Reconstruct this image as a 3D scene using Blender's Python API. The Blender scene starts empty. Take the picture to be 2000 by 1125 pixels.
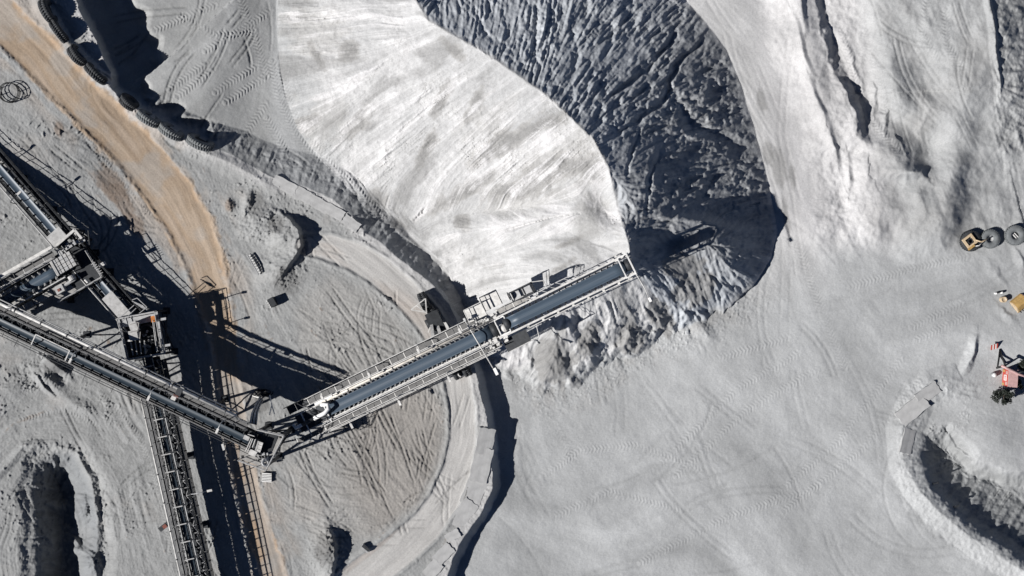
import bpy, math, random
import numpy as np
from mathutils import Vector, Matrix

sc = bpy.context.scene
C = sc.collection
# ------------------------------------------------------------------ camera, sky, sun, exposure
H = 156.25            # height of the drone above the yard, metres
S = 16.0              # photograph pixels (2000 wide) per metre at yard level
cam = bpy.data.objects.new('camera', bpy.data.cameras.new('camera'))
C.objects.link(cam)
cam.location = (0, 0, H)
cam.data.sensor_width = 36.0
cam.data.lens = 45.0
cam.data.clip_end = 3000
cam.data.clip_start = 1.0
sc.camera = cam
SUN_EL, SUN_AZ = 36.0, 21.0      # shadows fall towards +x turned 21 degrees to +y
sun = bpy.data.objects.new('sun', bpy.data.lights.new('sun', 'SUN'))
C.objects.link(sun)
_e, _a = math.radians(SUN_EL), math.radians(SUN_AZ)
ldir = Vector((math.cos(_a) * math.cos(_e), math.sin(_a) * math.cos(_e), -math.sin(_e)))
sun.rotation_euler = ldir.to_track_quat('-Z', 'Y').to_euler()
sun.data.energy = 5.0
sun.data.angle = math.radians(0.5)
sun.data.color = (1.0, 0.965, 0.93)
wd = bpy.data.worlds.new("World")
sc.world = wd
wd.use_nodes = True
nt = wd.node_tree
sky = nt.nodes.new('ShaderNodeTexSky')
sky.sky_type = 'NISHITA'
sky.sun_disc = False
sky.sun_elevation = _e
sky.sun_rotation = math.radians(249)
sky.altitude = 3000
sky.air_density = 0.42
sky.dust_density = 0.1
sky.ozone_density = 3.0
bg = nt.nodes['Background']
bg.inputs[1].default_value = 0.05
nt.links.new(sky.outputs[0], bg.inputs[0])
sc.view_settings.view_transform = 'Standard'
sc.view_settings.look = 'None'
sc.view_settings.gamma = 1.0
sc.view_settings.exposure = 0.5
sc.render.engine = 'CYCLES'
sc.cycles.max_bounces = 4
sc.cycles.diffuse_bounces = 2

# ------------------------------------------------------------------ material helper
MATS = {}
def mat(name, col, rough=0.7, metal=0.0, noise=0.12, scale=3.0, spec=0.3, bump=0.0):
    if name in MATS: return MATS[name]
    m = bpy.data.materials.new(name)
    m.use_nodes = True
    t = m.node_tree
    b = t.nodes['Principled BSDF']
    b.inputs['Roughness'].default_value = rough
    b.inputs['Metallic'].default_value = metal
    b.inputs['Specular IOR Level'].default_value = spec
    tc = t.nodes.new('ShaderNodeTexCoord')
    nz = t.nodes.new('ShaderNodeTexNoise')
    nz.inputs['Scale'].default_value = scale
    nz.inputs['Detail'].default_value = 6
    nz.inputs['Roughness'].default_value = 0.65
    t.links.new(tc.outputs['Object'], nz.inputs['Vector'])
    rp = t.nodes.new('ShaderNodeValToRGB')
    rp.color_ramp.elements[0].position = 0.3
    rp.color_ramp.elements[1].position = 0.7
    rp.color_ramp.elements[0].color = tuple(c * (1 - noise) for c in col) + (1,)
    rp.color_ramp.elements[1].color = tuple(min(1, c * (1 + noise)) for c in col) + (1,)
    t.links.new(nz.outputs['Fac'], rp.inputs['Fac'])
    t.links.new(rp.outputs['Color'], b.inputs['Base Color'])
    if bump:
        bp = t.nodes.new('ShaderNodeBump')
        bp.inputs['Strength'].default_value = bump
        bp.inputs['Distance'].default_value = 0.05
        t.links.new(nz.outputs['Fac'], bp.inputs['Height'])
        t.links.new(bp.outputs['Normal'], b.inputs['Normal'])
    MATS[name] = m
    return m

# ------------------------------------------------------------------ terrain: one height grid (surveyed in photograph pixels, heights in the same unit)
U0, V0, STEP = -150.0, -150.0, 1.6
NU, NV = 1438, 892
us = U0 + STEP * np.arange(NU)
vs = V0 + STEP * np.arange(NV)
U, V = np.meshgrid(us.astype(np.float32), vs.astype(np.float32))
Z = np.zeros_like(U)
rng = np.random.default_rng(7)
_perm = rng.permutation(256)
_perm = np.concatenate([_perm, _perm]).astype(np.int32)
_ga = (rng.random(256) * 2 * np.pi).astype(np.float32)
_gx, _gy = np.cos(_ga), np.sin(_ga)

def perlin(x, y, seed=0):
    x = x + seed * 17.31; y = y + seed * 9.77
    xi = np.floor(x).astype(np.int32); yi = np.floor(y).astype(np.int32)
    xf = (x - xi).astype(np.float32); yf = (y - yi).astype(np.float32)
    xi &= 255; yi &= 255
    fx = xf * xf * xf * (xf * (xf * 6 - 15) + 10); fy = yf * yf * yf * (yf * (yf * 6 - 15) + 10)
    def g(ix, iy, dx, dy):
        h = _perm[_perm[ix & 255] + (iy & 255)]
        return _gx[h] * dx + _gy[h] * dy
    a = g(xi, yi, xf, yf); b = g(xi + 1, yi, xf - 1, yf)
    c = g(xi, yi + 1, xf, yf - 1); d = g(xi + 1, yi + 1, xf - 1, yf - 1)
    a += (b - a) * fx; c += (d - c) * fx
    return (a + (c - a) * fy) * 1.5

def fbm(scale, octv=4, seed=0, x=None, y=None, gain=0.5, ridged=False):
    x = U if x is None else x; y = V if y is None else y
    r = np.zeros_like(x); amp = 1.0; f = 1.0 / scale; tot = 0
    for i in range(octv):
        n = perlin(x * f, y * f, seed + i)
        if ridged: n = 1 - 2 * np.abs(n)
        r += amp * n; tot += amp; amp *= gain; f *= 2.03
    return r / tot

def sstep(a, b, x):
    t = np.clip((x - a) / (b - a), 0, 1)
    return t * t * (3 - 2 * t)

def blur(a, s):
    fy = np.fft.fftfreq(a.shape[0])[:, None]; fx = np.fft.rfftfreq(a.shape[1])[None]
    k = np.exp(-2 * (np.pi * s / STEP) ** 2 * (fx * fx + fy * fy))
    return np.fft.irfft2(np.fft.rfft2(a) * k, a.shape).astype(np.float32)

WX = (fbm(60, 3, 31) * 10 + fbm(14, 2, 33) * 3).astype(np.float32)
WY = (fbm(60, 3, 41) * 10 + fbm(14, 2, 43) * 3).astype(np.float32)

def poly(pts, attr=None, warp=0.0, closed=False):
    """distance to a polyline, signed side (positive = right of travel as seen in the photo), arclength, attribute"""
    X = U + warp * WX; Y = V + warp * WY
    D = np.full(U.shape, 1e9, np.float32); SD = np.zeros_like(U); T = np.zeros_like(U); A = np.zeros_like(U)
    P = [tuple(map(float, p)) for p in pts]
    at = list(attr) if attr is not None else [0] * len(P)
    if closed: P.append(P[0]); at.append(at[0])
    L = 0.0
    for i in range(len(P) - 1):
        (x0, y0), (x1, y1) = P[i], P[i + 1]
        dx, dy = x1 - x0, y1 - y0
        l2 = dx * dx + dy * dy + 1e-9; l = math.sqrt(l2)
        t = np.clip(((X - x0) * dx + (Y - y0) * dy) / l2, 0, 1)
        ex = X - (x0 + t * dx); ey = Y - (y0 + t * dy)
        d = ex * ex + ey * ey
        m = d < D
        D = np.where(m, d, D)
        SD = np.where(m, (dx * ey - dy * ex), SD)
        T = np.where(m, L + t * l, T)
        if attr is not None: A = np.where(m, at[i] + (at[i + 1] - at[i]) * t, A)
        L += l
    return np.sqrt(D), np.sign(SD), T, A

def inside(pts, warp=0.0):
    """signed distance, positive inside the closed outline"""
    X = U + warp * WX; Y = V + warp * WY
    d = poly(pts, warp=warp, closed=True)[0]
    ins = np.zeros(U.shape, bool)
    n = len(pts)
    for i in range(n):
        (x0, y0), (x1, y1) = pts[i], pts[(i + 1) % n]
        if y0 == y1: continue
        c = (Y < max(y0, y1)) & (Y >= min(y0, y1))
        xx = x0 + (Y - y0) * (x1 - x0) / (y1 - y0)
        ins ^= c & (X < xx)
    return np.where(ins, d, -d)

def ridge(pts, h, wl, wr, warp=0.3, p=1.0, add=True):
    """berm with its own slope on each side of the crest line (wl = right of travel)"""
    global Z
    d, s, t, a = poly(pts, h, warp)
    w = np.where(s > 0, wl, wr)
    f = np.clip(1 - d / w, 0, 1)
    f = f * (1 - p) + p * f * f * (3 - 2 * f) if p else f
    if add: Z = Z + a * f
    return a * f

def gauss(cx, cy, rx, ry, ang=0):
    c, s_ = math.cos(math.radians(ang)), math.sin(math.radians(ang))
    x = (U - cx + WX * .5) * c + (V - cy + WY * .5) * s_; y = -(U - cx + WX * .5) * s_ + (V - cy + WY * .5) * c
    return np.exp(-(x * x / rx / rx + y * y / ry / ry))

# --- the plateau left of the wall
WALL = [(128, -220), (140, -60), (148, 0), (160, 28), (182, 65), (195, 95), (205, 118), (218, 148), (219, 172), (232, 190), (250, 206), (275, 216), (300, 229),
        (330, 247), (372, 268), (420, 290), (455, 304), (500, 330), (545, 352), (600, 366), (648, 388), (690, 424), (715, 456), (740, 470), (770, 497),
        (812, 530), (850, 560), (876, 594), (900, 640), (918, 690), (931, 730), (940, 775), (950, 815), (956, 850), (960, 900), (964, 950), (945, 992),
        (920, 1030), (900, 1062), (884, 1095), (868, 1140), (850, 1300)]
plateau = WALL + [(-400, 1300), (-400, -220)]
sd_pl = inside(plateau, 0.22)
d_w, s_w, t_w, _ = poly(WALL, warp=0.0)
Hpl = np.interp(t_w, [0, 370, 420, 470, 650, 800, 1000, 1150, 1400, 2100], [70, 66, 50, 30, 26, 28, 34, 34, 34, 30]).astype(np.float32)
Wsl = np.interp(t_w, [0, 400, 470, 560, 800, 1000, 1150, 1300, 2100], [12, 14, 34, 40, 66, 58, 34, 14, 16]).astype(np.float32)
Hpl = blur(Hpl, 30); Wsl = blur(Wsl, 12)
toeN = 6 * fbm(22, 3, 5)
Z += Hpl * (1 - np.clip((-sd_pl + toeN * .4) / Wsl, 0, 1))
# pit floor beside the wall, top left
pf = inside([(120, -220), (150, 20), (230, 190), (300, 235), (420, 290), (520, 330), (600, 320), (545, 150), (540, -220)], 0.5)
Z += np.where(sd_pl < 0, -14 * sstep(0, 60, pf) * (1 - sstep(380, 470, t_w)), 0)
# bulldozed ramp fingers in the pit
fing = np.sin((V * 0.86 + U * 0.5 + WX * 1.4) / 9.5) * sstep(-5, 30, pf) * (sd_pl < 0)
fmask = sstep(170, 60, d_w) * sstep(-5, 25, pf) * (sd_pl < -4)
ramp = 26 * sstep(84, 116, d_w + fing * 9 + 10 * fbm(40, 3, 8) + 70 * sstep(380, 500, t_w)) * sstep(5, 40, pf + 25) * (sd_pl < 0) * (1 - sstep(420, 560, U + V * .2))
Z += np.where(sd_pl < 0, ramp * .8, 0)

# --- the big stockpile under the boom
TOE = [(538, -160), (541, 60), (545, 130), (556, 185), (580, 250), (625, 312), (680, 368), (712, 405), (760, 440), (823, 488), (838, 530), (868, 572), (902, 622),
       (935, 690), (970, 722), (1030, 745), (1062, 762), (1100, 752), (1150, 735), (1200, 700), (1262, 668), (1340, 630), (1420, 600), (1470, 560), (1505, 505),
       (1518, 452), (1507, 395), (1495, 335), (1472, 245), (1445, 160), (1420, 100), (1380, 45), (1335, -5), (1280, -70), (1180, -160)]
RDG = [(770, -160), (800, -20), (835, 40), (880, 66), (960, 112), (1060, 182), (1120, 235), (1160, 275), (1190, 330), (1203, 400), (1226, 470), (1232, 503), (1190, 532), (1130, 560), (1070, 592), (1020, 622), (985, 650)]
RH = [112, 116, 130, 150, 168, 186, 194, 196, 190, 188, 204, 206, 198, 178, 142, 98, 56]
T_APEX = 0.0
for _i in range(11): T_APEX += math.hypot(RDG[_i + 1][0] - RDG[_i][0], RDG[_i + 1][1] - RDG[_i][1])
d_t = inside(TOE, 0.16) + sstep(570, 640, V) * (30 * fbm(46, 3, 301) + 10 * fbm(15, 3, 302) + 8)
d_r, s_r, t_r, h_r = poly(RDG, RH, 0.2)
h_r = blur(h_r, 14)
fr = np.clip(d_t, 0, None) / (np.clip(d_t, 0, None) + d_r + 1e-3)
pile = h_r * fr * np.where(V > 540, np.power(fr + 1e-4, .22 * sstep(540, 640, V)), 1)
steep = np.where(s_r < 0, 1.0, 0.0)
pile = np.where(d_t > 0, pile, 0)
pileM = d_t > 0
# hollow between the old ridge and the new cone
pile -= 34 * gauss(1188, 402, 40, 30, 60) * pileM
pile -= 26 * gauss(1330, 470, 75, 17, -18) * pileM
pile += 16 * gauss(1390, 438, 70, 10, 12) * pileM + 40 * gauss(1400, 476, 70, 36, 10) * sstep(0, 80, d_t)
pile += 26 * gauss(1420, 545, 60, 40, -30) * pileM
pile += 14 * gauss(1262, 350, 58, 62, 30) * pileM
# benches cut in the apron
pile -= 12 * gauss(1010, 405, 70, 14, -6) * pileM
pile += 12 * gauss(1000, 440, 120, 26, -8) * pileM
Z += pile
# gullied lobes on the south flank
for (cx, cy, rx, ry, an, hh) in [(1085, 690, 34, 62, 12, 24), (1150, 668, 26, 60, 10, 20), (1215, 640, 24, 62, -18, 22), (1275, 610, 26, 60, -28, 20), (1340, 590, 30, 58, -36, 16)]:
    Z += hh * gauss(cx, cy, rx, ry, an) * sstep(-6, 30, d_t)
for pts, hh, w in [([(1068, 640), (1040, 685), (1046, 720), (1072, 762)], 14, 9), ([(1122, 628), (1118, 668), (1110, 695)], 13, 7), ([(1200, 606), (1208, 650), (1204, 672), (1218, 712)], 16, 8),
                   ([(1240, 575), (1262, 600), (1282, 628)], 14, 8), ([(1180, 560), (1190, 590), (1206, 610)], 12, 7), ([(1300, 560), (1330, 600), (1350, 650)], 11, 7),
                   ([(1385, 528), (1420, 552), (1445, 572)], 16, 8), ([(1350, 520), (1332, 560), (1312, 590)], 14, 8)]:
    ridge(pts, [-hh * .2] + [-hh * .45] * (len(pts) - 2) + [-hh * .15], w * 1.3, w * 3, 0.9, 0.3)
for pts, hh in [([(1100, 560), (1108, 620), (1128, 690), (1150, 740)], 10), ([(1170, 600), (1176, 650), (1180, 700)], 9), ([(1232, 590), (1245, 640), (1270, 690)], 9), ([(1262, 540), (1310, 590), (1372, 640), (1400, 668)], 11)]:
    ridge(pts, [hh * .3] + [hh * .7] * (len(pts) - 2) + [0], 20, 15, 0.8, 0.4)

# --- bright berm right of the haul lane and the cut behind it
ridge([(1545, -160), (1570, -60), (1602, 28), (1604, 60), (1615, 100), (1632, 140), (1655, 185), (1672, 225), (1676, 262), (1690, 300)], [20, 24, 13, 25, 22, 12, 26, 26, 18, 3], 110, 17, 1.3, 0.2)
ridge([(1530, -160), (1556, 0), (1580, 110), (1600, 200), (1640, 330)], [9, 10, 9, 8, 3], 70, 40, 1.2, 0.8)
for pts, hh, w in [([(1560, -40), (1566, 20), (1572, 60)], 9, 10), ([(1545, 20), (1562, 70), (1570, 110), (1588, 150)], 7, 9), ([(1580, 150), (1592, 190), (1608, 220), (1622, 255)], 7, 8),
                   ([(1620, 255), (1632, 290), (1637, 320)], 9, 8), ([(1655, 300), (1660, 350), (1658, 375)], 10, 9), ([(1640, 430), (1655, 470), (1670, 490)], 4, 8)]:
    ridge(pts, [hh * .4] + [hh] * (len(pts) - 2) + [hh * .3], 26, w, 0.3, 0.3)
# raised ground, top right
ter = inside([(1665, -220), (1672, 0), (1700, 120), (1715, 250), (1660, 320), (1640, 420), (1690, 480), (1730, 492), (1790, 512), (1850, 492), (1880, 440), (1895, 360), (1960, 330), (2260, 320), (2260, -220)], 0.9)
Z += 14 * sstep(-10, 46, ter)
ridge([(1905, -200), (1928, 0), (1944, 60), (1947, 120), (1956, 170), (1950, 240), (1970, 320)], [46, 46, 44, 42, 34, 20, 6], 330, 92, 0.25, 0.1)
ridge([(1918, -160), (1932, 0), (1944, 60), (1947, 110), (1955, 175)], [7, 7, 7, 7, 5], 14, 5, 0.3, 0.0)
Z += 20 * gauss(1862, 330, 30, 50, 10) + 16 * gauss(1850, 420, 34, 62, 8) + 14 * gauss(1755, 190, 60, 24, 60) - 10 * gauss(1800, 130, 80, 26, 65) + 10 * gauss(1850, 230, 70, 22, 40) + 16 * gauss(1766, 335, 44, 12, 0) + 14 * gauss(1728, 410, 40, 32, 0) + 10 * gauss(1690, 340, 28, 40, 10) + 9 * gauss(1600, 440, 60, 40, 20)
Z -= 6 * gauss(1745, 455, 26, 40, 0)
Z += 16 * gauss(1735, 300, 70, 26, 30) - 12 * gauss(1760, 240, 90, 24, 40) + 14 * gauss(1800, 380, 26, 50, 0) - 9 * gauss(1815, 300, 24, 60, 20) + 12 * gauss(1890, 180, 40, 60, 20)
for pts, hh in [([(1733, 225), (1722, 262)], 8), ([(1706, 170), (1716, 250)], 6), ([(1640, 60), (1668, 130), (1690, 190)], 4), ([(1755, 270), (1770, 302)], 6), ([(1760, 338), (1800, 336), (1812, 350)], 9), ([(1935, 512), (1948, 535), (1962, 560)], 3), ([(1985, 490), (1992, 510), (1996, 530)], 5)]:
    ridge(pts, [hh * .3] + [hh] * (len(pts) - 2) + [hh * .3] if len(pts) > 2 else [hh, hh * .4], 16, 7, 1.2, 0.3)

# --- berm and hollow, lower right
RIM = [(1902, 690), (1896, 715), (1884, 745), (1860, 742), (1822, 752), (1785, 785), (1762, 840), (1764, 905), (1792, 955), (1836, 1003), (1890, 1046), (1960, 1092), (2060, 1150), (2200, 1230)]
ridge(RIM, [1, 2, 4, 9, 11, 10, 12, 10, 12, 13, 12, 13, 13, 12], 32, 40, 0.42, 0.0)
d_b, s_b, _, _ = poly(RIM, warp=.42)
bas = inside([(1796, 900), (1806, 850), (1850, 838), (1870, 858), (1905, 900), (1960, 925), (2300, 940), (2300, 1240), (2130, 1170), (1975, 1085), (1890, 1030), (1832, 975)], 0.9)
rimn = sstep(60, 15, d_b) * sstep(1740, 1760, U) * sstep(730, 760, V)
Z += rimn * (3.0 * fbm(22, 4, 401) + 1.6 * fbm(8, 3, 403))
Z -= sstep(-8, 26, bas) * np.minimum(4 + .50 * d_b, 62)
Z += 14 * gauss(1930, 850, 70, 60, 20) * (1 - sstep(-20, 10, bas))
ridge([(1852, 850), (1866, 874), (1892, 892), (1902, 925)], [11, 12, 12, 4], 24, 5, 0.4, 0.0)
ridge([(1910, 650), (1906, 675), (1898, 700), (1886, 722), (1876, 740)], [1, 8, 10, 6, 1], 17, 8, 0.9, 0.3)
ridge([(1948, 590), (1966, 612), (1990, 632)], [1, 4, 1], 16, 6, 1.2, 0.3)

# --- hollow, lower left
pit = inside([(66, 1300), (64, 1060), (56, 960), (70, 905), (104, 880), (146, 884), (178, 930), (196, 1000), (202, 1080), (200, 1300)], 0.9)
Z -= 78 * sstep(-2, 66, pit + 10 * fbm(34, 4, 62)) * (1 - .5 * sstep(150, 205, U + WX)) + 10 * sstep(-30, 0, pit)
ridge([(-60, 990), (0, 925), (46, 872), (105, 868), (150, 885), (178, 935), (190, 1010), (186, 1200)], [4, 5, 6, 6, 8, 9, 9, 8], 12, 12, 0.3, 0.2)
Z += 34 * gauss(158, 1000, 15, 24, 10) + 30 * gauss(146, 1066, 14, 22, -10) + 34 * gauss(172, 1100, 14, 30, 0) + 20 * gauss(112, 985, 18, 12, 20) + 14 * gauss(100, 1050, 14, 20, 0)
# mounds on the plateau
for a_ in [(556, 462, 24, 26, 0, 26), (545, 520, 40, 22, -40, 16), (508, 435, 32, 34, 30, 11), (110, 710, 34, 14, -30, 18), (95, 742, 30, 10, 35, 12), (20, 760, 40, 18, -20, 7), (636, 1080, 26, 50, 0, 15), (445, 402, 11, 11, 0, 6), (482, 392, 8, 22, 20, 9), (150, 790, 40, 14, 30, 6)]:
    Z += a_[5] * gauss(*a_[:5])
ridge([(560, 425), (584, 448), (586, 480), (572, 505), (548, 540)], [12, 22, 24, 14, 6], 24, 6, 0.4, 0.0)
ridge([(90, 700), (122, 722), (138, 735)], [10, 12, 3], 12, 5, 0.5, 0.0)
ridge([(72, 735), (88, 756), (104, 770)], [9, 10, 3], 10, 4, 0.5, 0.0)
ridge([(640, 1020), (650, 1062), (646, 1150)], [2, 13, 13], 30, 8, 1.2, 0.4)
# thin row of spoil along both edges of the sand road and at the wall
ridge([(62, -60), (85, 10), (130, 80), (190, 140), (250, 205), (330, 255), (400, 296), (470, 330), (540, 372)], [10, 10, 10, 9, 9, 9, 8, 7, 3], 26, 14, 0.55, 0.3)
ROAD = [(-120, -80), (-20, 15), (60, 92), (130, 165), (200, 230), (270, 300), (330, 375), (370, 440), (395, 500), (412, 560), (430, 640), (446, 740), (462, 840), (478, 940), (505, 1040), (545, 1150), (600, 1300)]
RW = [46, 44, 42, 40, 42, 44, 46, 44, 38, 34, 26, 24, 22, 24, 26, 26, 26]
d_rd, _, t_rd, w_rd = poly(ROAD, RW, 0.25)
d_rd = d_rd - w_rd
Z += np.where(sd_pl > 0, -2.0 * sstep(6, -8, d_rd) + 2.2 * np.exp(-(d_rd / 5) ** 2) * (0.6 + fbm(12, 2, 4)), 0)
TRK = [(596, 478), (640, 484), (690, 500), (740, 530), (790, 572), (832, 620), (868, 678), (892, 740), (903, 800), (904, 860), (892, 920), (868, 978), (830, 1030), (780, 1074), (716, 1122), (640, 1180)]
d_tk, s_tk, t_tk, w_tk = poly(TRK, [18, 26, 28, 29, 28, 27, 26, 25, 25, 26, 28, 30, 32, 34, 36, 36], 0.1)
e_tk = d_tk - w_tk
tkM = e_tk < 0
Z += -1.6 * sstep(3, -4, e_tk) + np.where(e_tk > -6, 2.4 * np.exp(-((e_tk - 3) / 4) ** 2), 0) * (0.7 + fbm(20, 2, 14))

# --- directions of flow (down the slope where it is steep, along the wheel tracks elsewhere)
HINT = [(1500, 700, 62), (1300, 800, 50), (1100, 900, 66), (1060, 1010, 12), (1250, 960, 155), (1500, 400, 78), (1460, 180, 66), (1390, 20, 48), (1600, 900, 52), (1700, 1040, 44), (1900, 1080, 40), (1800, 650, 165), (1650, 640, 60),
        (1300, 690, 55), (1420, 650, 40), (1130, 800, 70), (990, 850, 92), (1720, 250, 78), (1800, 200, 55), (1700, 60, 60), (1850, 100, 72), (1780, 330, 70), (60, 150, 45), (250, 330, 50), (400, 560, 70), (250, 520, 60),
        (450, 800, 84), (490, 1010, 74), (260, 1010, 78), (220, 860, 60), (110, 850, 175), (20, 900, 130), (190, 960, 75), (50, 700, 160), (20, 620, 160), (120, 350, 50), (360, 110, 155), (320, 200, 140), (430, 200, 128), (500, 100, 90), (560, 260, 60), (640, 330, 45), (620, 700, 55), (700, 600, 40), (680, 900, 55),
        (600, 960, 28), (820, 800, 80), (780, 960, 56), (560, 880, 45), (660, 1010, 170), (1950, 780, 20), (1920, 560, 50), (1850, 560, 160), (1980, 400, 80), (1560, 560, 72)]
cx = np.zeros_like(U); sx = np.zeros_like(U); wt = np.zeros_like(U)
for (hu, hv, an) in HINT:
    w = 1.0 / (((U - hu) ** 2 + (V - hv) ** 2) / 900 + 1) ** 1.5
    cx += w * math.cos(math.radians(2 * an)); sx += w * math.sin(math.radians(2 * an)); wt += w
for (dd, ww, pts) in [(d_tk, w_tk + 6, TRK), (d_rd + w_rd, w_rd + 8, ROAD)]:
    bt = np.zeros_like(U); D = np.full(U.shape, 1e9, np.float32)
    for (x0, y0), (x1, y1) in zip(pts[:-1], pts[1:]):
        l2 = (x1 - x0) ** 2 + (y1 - y0) ** 2
        t = np.clip(((U - x0) * (x1 - x0) + (V - y0) * (y1 - y0)) / l2, 0, 1)
        d = (U - x0 - t * (x1 - x0)) ** 2 + (V - y0 - t * (y1 - y0)) ** 2
        m = d < D; D = np.where(m, d, D); bt = np.where(m, math.atan2(y1 - y0, x1 - x0), bt)
    w = 40 * sstep(1.25, .95, dd / ww) * wt
    cx += w * np.cos(2 * bt); sx += w * np.sin(2 * bt)
cx = blur(cx / wt, 8); sx = blur(sx / wt, 8)
ang = 0.5 * np.arctan2(sx, cx) + 0.35 * fbm(120, 2, 51)
Zs = blur(Z, 7)
gy, gx = np.gradient(Zs, STEP)
slope = np.hypot(gx, gy)
sm = sstep(0.12, 0.3, slope)
dx = np.where(sm > .5, gx / (slope + 1e-6), np.cos(ang)); dy = np.where(sm > .5, gy / (slope + 1e-6), np.sin(ang))
JJ, II = np.meshgrid(np.arange(NU, dtype=np.float32), np.arange(NV, dtype=np.float32))
def lic(noise, n, st=1.0):
    acc = noise.copy()
    for sg in (1, -1):
        x = JJ.copy(); y = II.copy(); pdx = dx * sg; pdy = dy * sg
        for k in range(n):
            x += pdx * st; y += pdy * st
            xi = np.clip(x, 0, NU - 1).astype(np.int32); yi = np.clip(y, 0, NV - 1).astype(np.int32)
            f = yi * NU + xi
            acc += noise.ravel()[f]
            ndx = dx.ravel()[f]; ndy = dy.ravel()[f]
            fl = np.where(ndx * pdx + ndy * pdy < 0, -1, 1)
            pdx = ndx * fl; pdy = ndy * fl
    acc -= acc.mean()
    return acc / acc.std()
wn = rng.standard_normal(U.shape).astype(np.float32)
L4 = lic(blur(rng.standard_normal(U.shape).astype(np.float32), 15) * 20, 34, 3.0)
L1 = lic(wn, 14)                                             # fine streaks
L2 = lic(blur(wn[::-1], 2.6) * 3, 22, 1.4)                   # medium
L3 = lic(blur(wn[:, ::-1], 7) * 9, 26, 2.2)                  # broad
F1 = fbm(9, 3, 61); F2 = fbm(34, 4, 62); F3 = fbm(150, 4, 63)
RG = fbm(26, 4, 71, ridged=True, gain=.6)

# --- roughness of each kind of surface
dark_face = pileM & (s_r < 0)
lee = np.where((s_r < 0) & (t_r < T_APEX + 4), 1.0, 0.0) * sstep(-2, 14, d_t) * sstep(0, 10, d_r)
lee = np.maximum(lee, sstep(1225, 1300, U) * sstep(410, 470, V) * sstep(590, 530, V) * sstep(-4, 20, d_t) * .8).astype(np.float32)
pm = pileM.astype(np.float32)
rough = 1.0 + 0 * U
FA = fbm(15, 5, 65, x=U + 10 * F2, y=V + 8 * F3, gain=.6)
LS = lic(blur(wn, 2.0) * 2.5, 4, 1.2)                        # short crumbs
LM = lic(blur(wn[::-1, ::-1], 4.5) * 5, 9, 1.6)
amp = .55 + .6 * sstep(-.3, .35, fbm(120, 3, 66))
Z += lee * amp * (1.55 * LS + 1.35 * np.minimum(LM, .9) + 2.6 * FA + 5.0 * F2 + .4 * L1)
for pts, hh, w in [([(1336, 34), (1302, 88), (1262, 140), (1205, 182), (1170, 200)], 10, 9), ([(1378, 78), (1330, 122), (1306, 158), (1296, 198), (1246, 238), (1200, 262)], 13, 9), ([(1050, 40), (1040, 90), (1052, 130)], 7, 9), ([(1120, 60), (1128, 110), (1112, 150)], 7, 10),
                   ([(1300, 160), (1350, 250), (1420, 270), (1460, 290)], 9, 14), ([(1250, 255), (1235, 300), (1225, 340)], 7, 5), ([(1290, 300), (1270, 350), (1262, 410)], 7, 6), ([(930, 20), (945, 60), (985, 90)], 5, 8), ([(1240, 30), (1200, 60), (1180, 110)], 7, 9), ([(1440, 330), (1400, 350), (1370, 390)], 9, 10)]:
    ridge(pts, [-hh * .4] + [-hh] * (len(pts) - 2) + [-hh * .3], w * 1.1, w, 0.9, 0.3)
lit = pm * (1 - lee)
flank = pm * (1 - lee) * sstep(2, 60, d_t) * sstep(T_APEX - 10, T_APEX + 20, t_r) * (s_r < 0)
Z += flank * (3.2 * F2 + 2.4 * FA + .8 * LS + .9 * np.minimum(LM, 1))
calm = 1 - .85 * gauss(1150, 430, 130, 90, 0)
patch = sstep(-.05, .35, fbm(90, 3, 81) + .35 * L3 * .4)
Z += lit * sstep(0, 30, d_t + 4) * (1 + .6 * sstep(-.1, .3, F3)) * (.5 * L1 * (.4 + patch) * calm + .8 * L2 * (.2 + .8 * patch) * calm + 1.3 * fbm(13, 4, 421, gain=.65) + 1.6 * F2 * .8 + .3 * F1)
crk = np.minimum(0, -(L3 - 1.75)) * patch
Z += lit * 5 * crk
flat = (1 - pm)
yard = flat * (sd_pl < 0)
yard *= 1.0
left = (sd_pl > 0).astype(np.float32)
Z += yard * (.03 * L1 + .26 * fbm(4.5, 2, 231) + .05 * L2 * (.5 + .5 * F3) + .07 * L3 * (.4 + F3) + .16 * F1 + .9 * F2 + 2.4 * F3)
rr = sstep(1560, 1640, U) * sstep(520, 440, V) * yard
L3s = blur(L3, 3)
Z += rr * (.15 * L2 + 1.5 * L3s * sstep(-.2, .4, F3) + 2.2 * F2 + 9 * fbm(105, 4, 311))
Z += rr * sstep(1490, 1540, U) * sstep(1720, 1650, U) * (2.4 * F2 + 1.2 * fbm(16, 4, 313))
far_lee = sstep(1925, 1962, U + WX) * sstep(380, 250, V)
Z += far_lee * (.8 * L2 + 5 * F2 + 3.2 * fbm(15, 5, 341, gain=.6) + .8 * L3)
basin = sstep(-8, 14, bas)
Z += basin * (1.4 * L2 + 2.6 * F2 + 1.6 * F1 + 2.2 * np.minimum(RG, .2))
Z += sstep(0, 20, pit) * (1.2 * L2 + 9 * F2 + 4 * F1 + 6 * np.minimum(RG, .2))
slopeW = np.clip(1 - np.abs(-sd_pl - Wsl * .5) / (Wsl * .6), 0, 1) * (Wsl > 30)
Z += slopeW * (2.4 * F1 + 3.0 * F2 + 1.3 * L2)
ditch = slopeW
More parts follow.
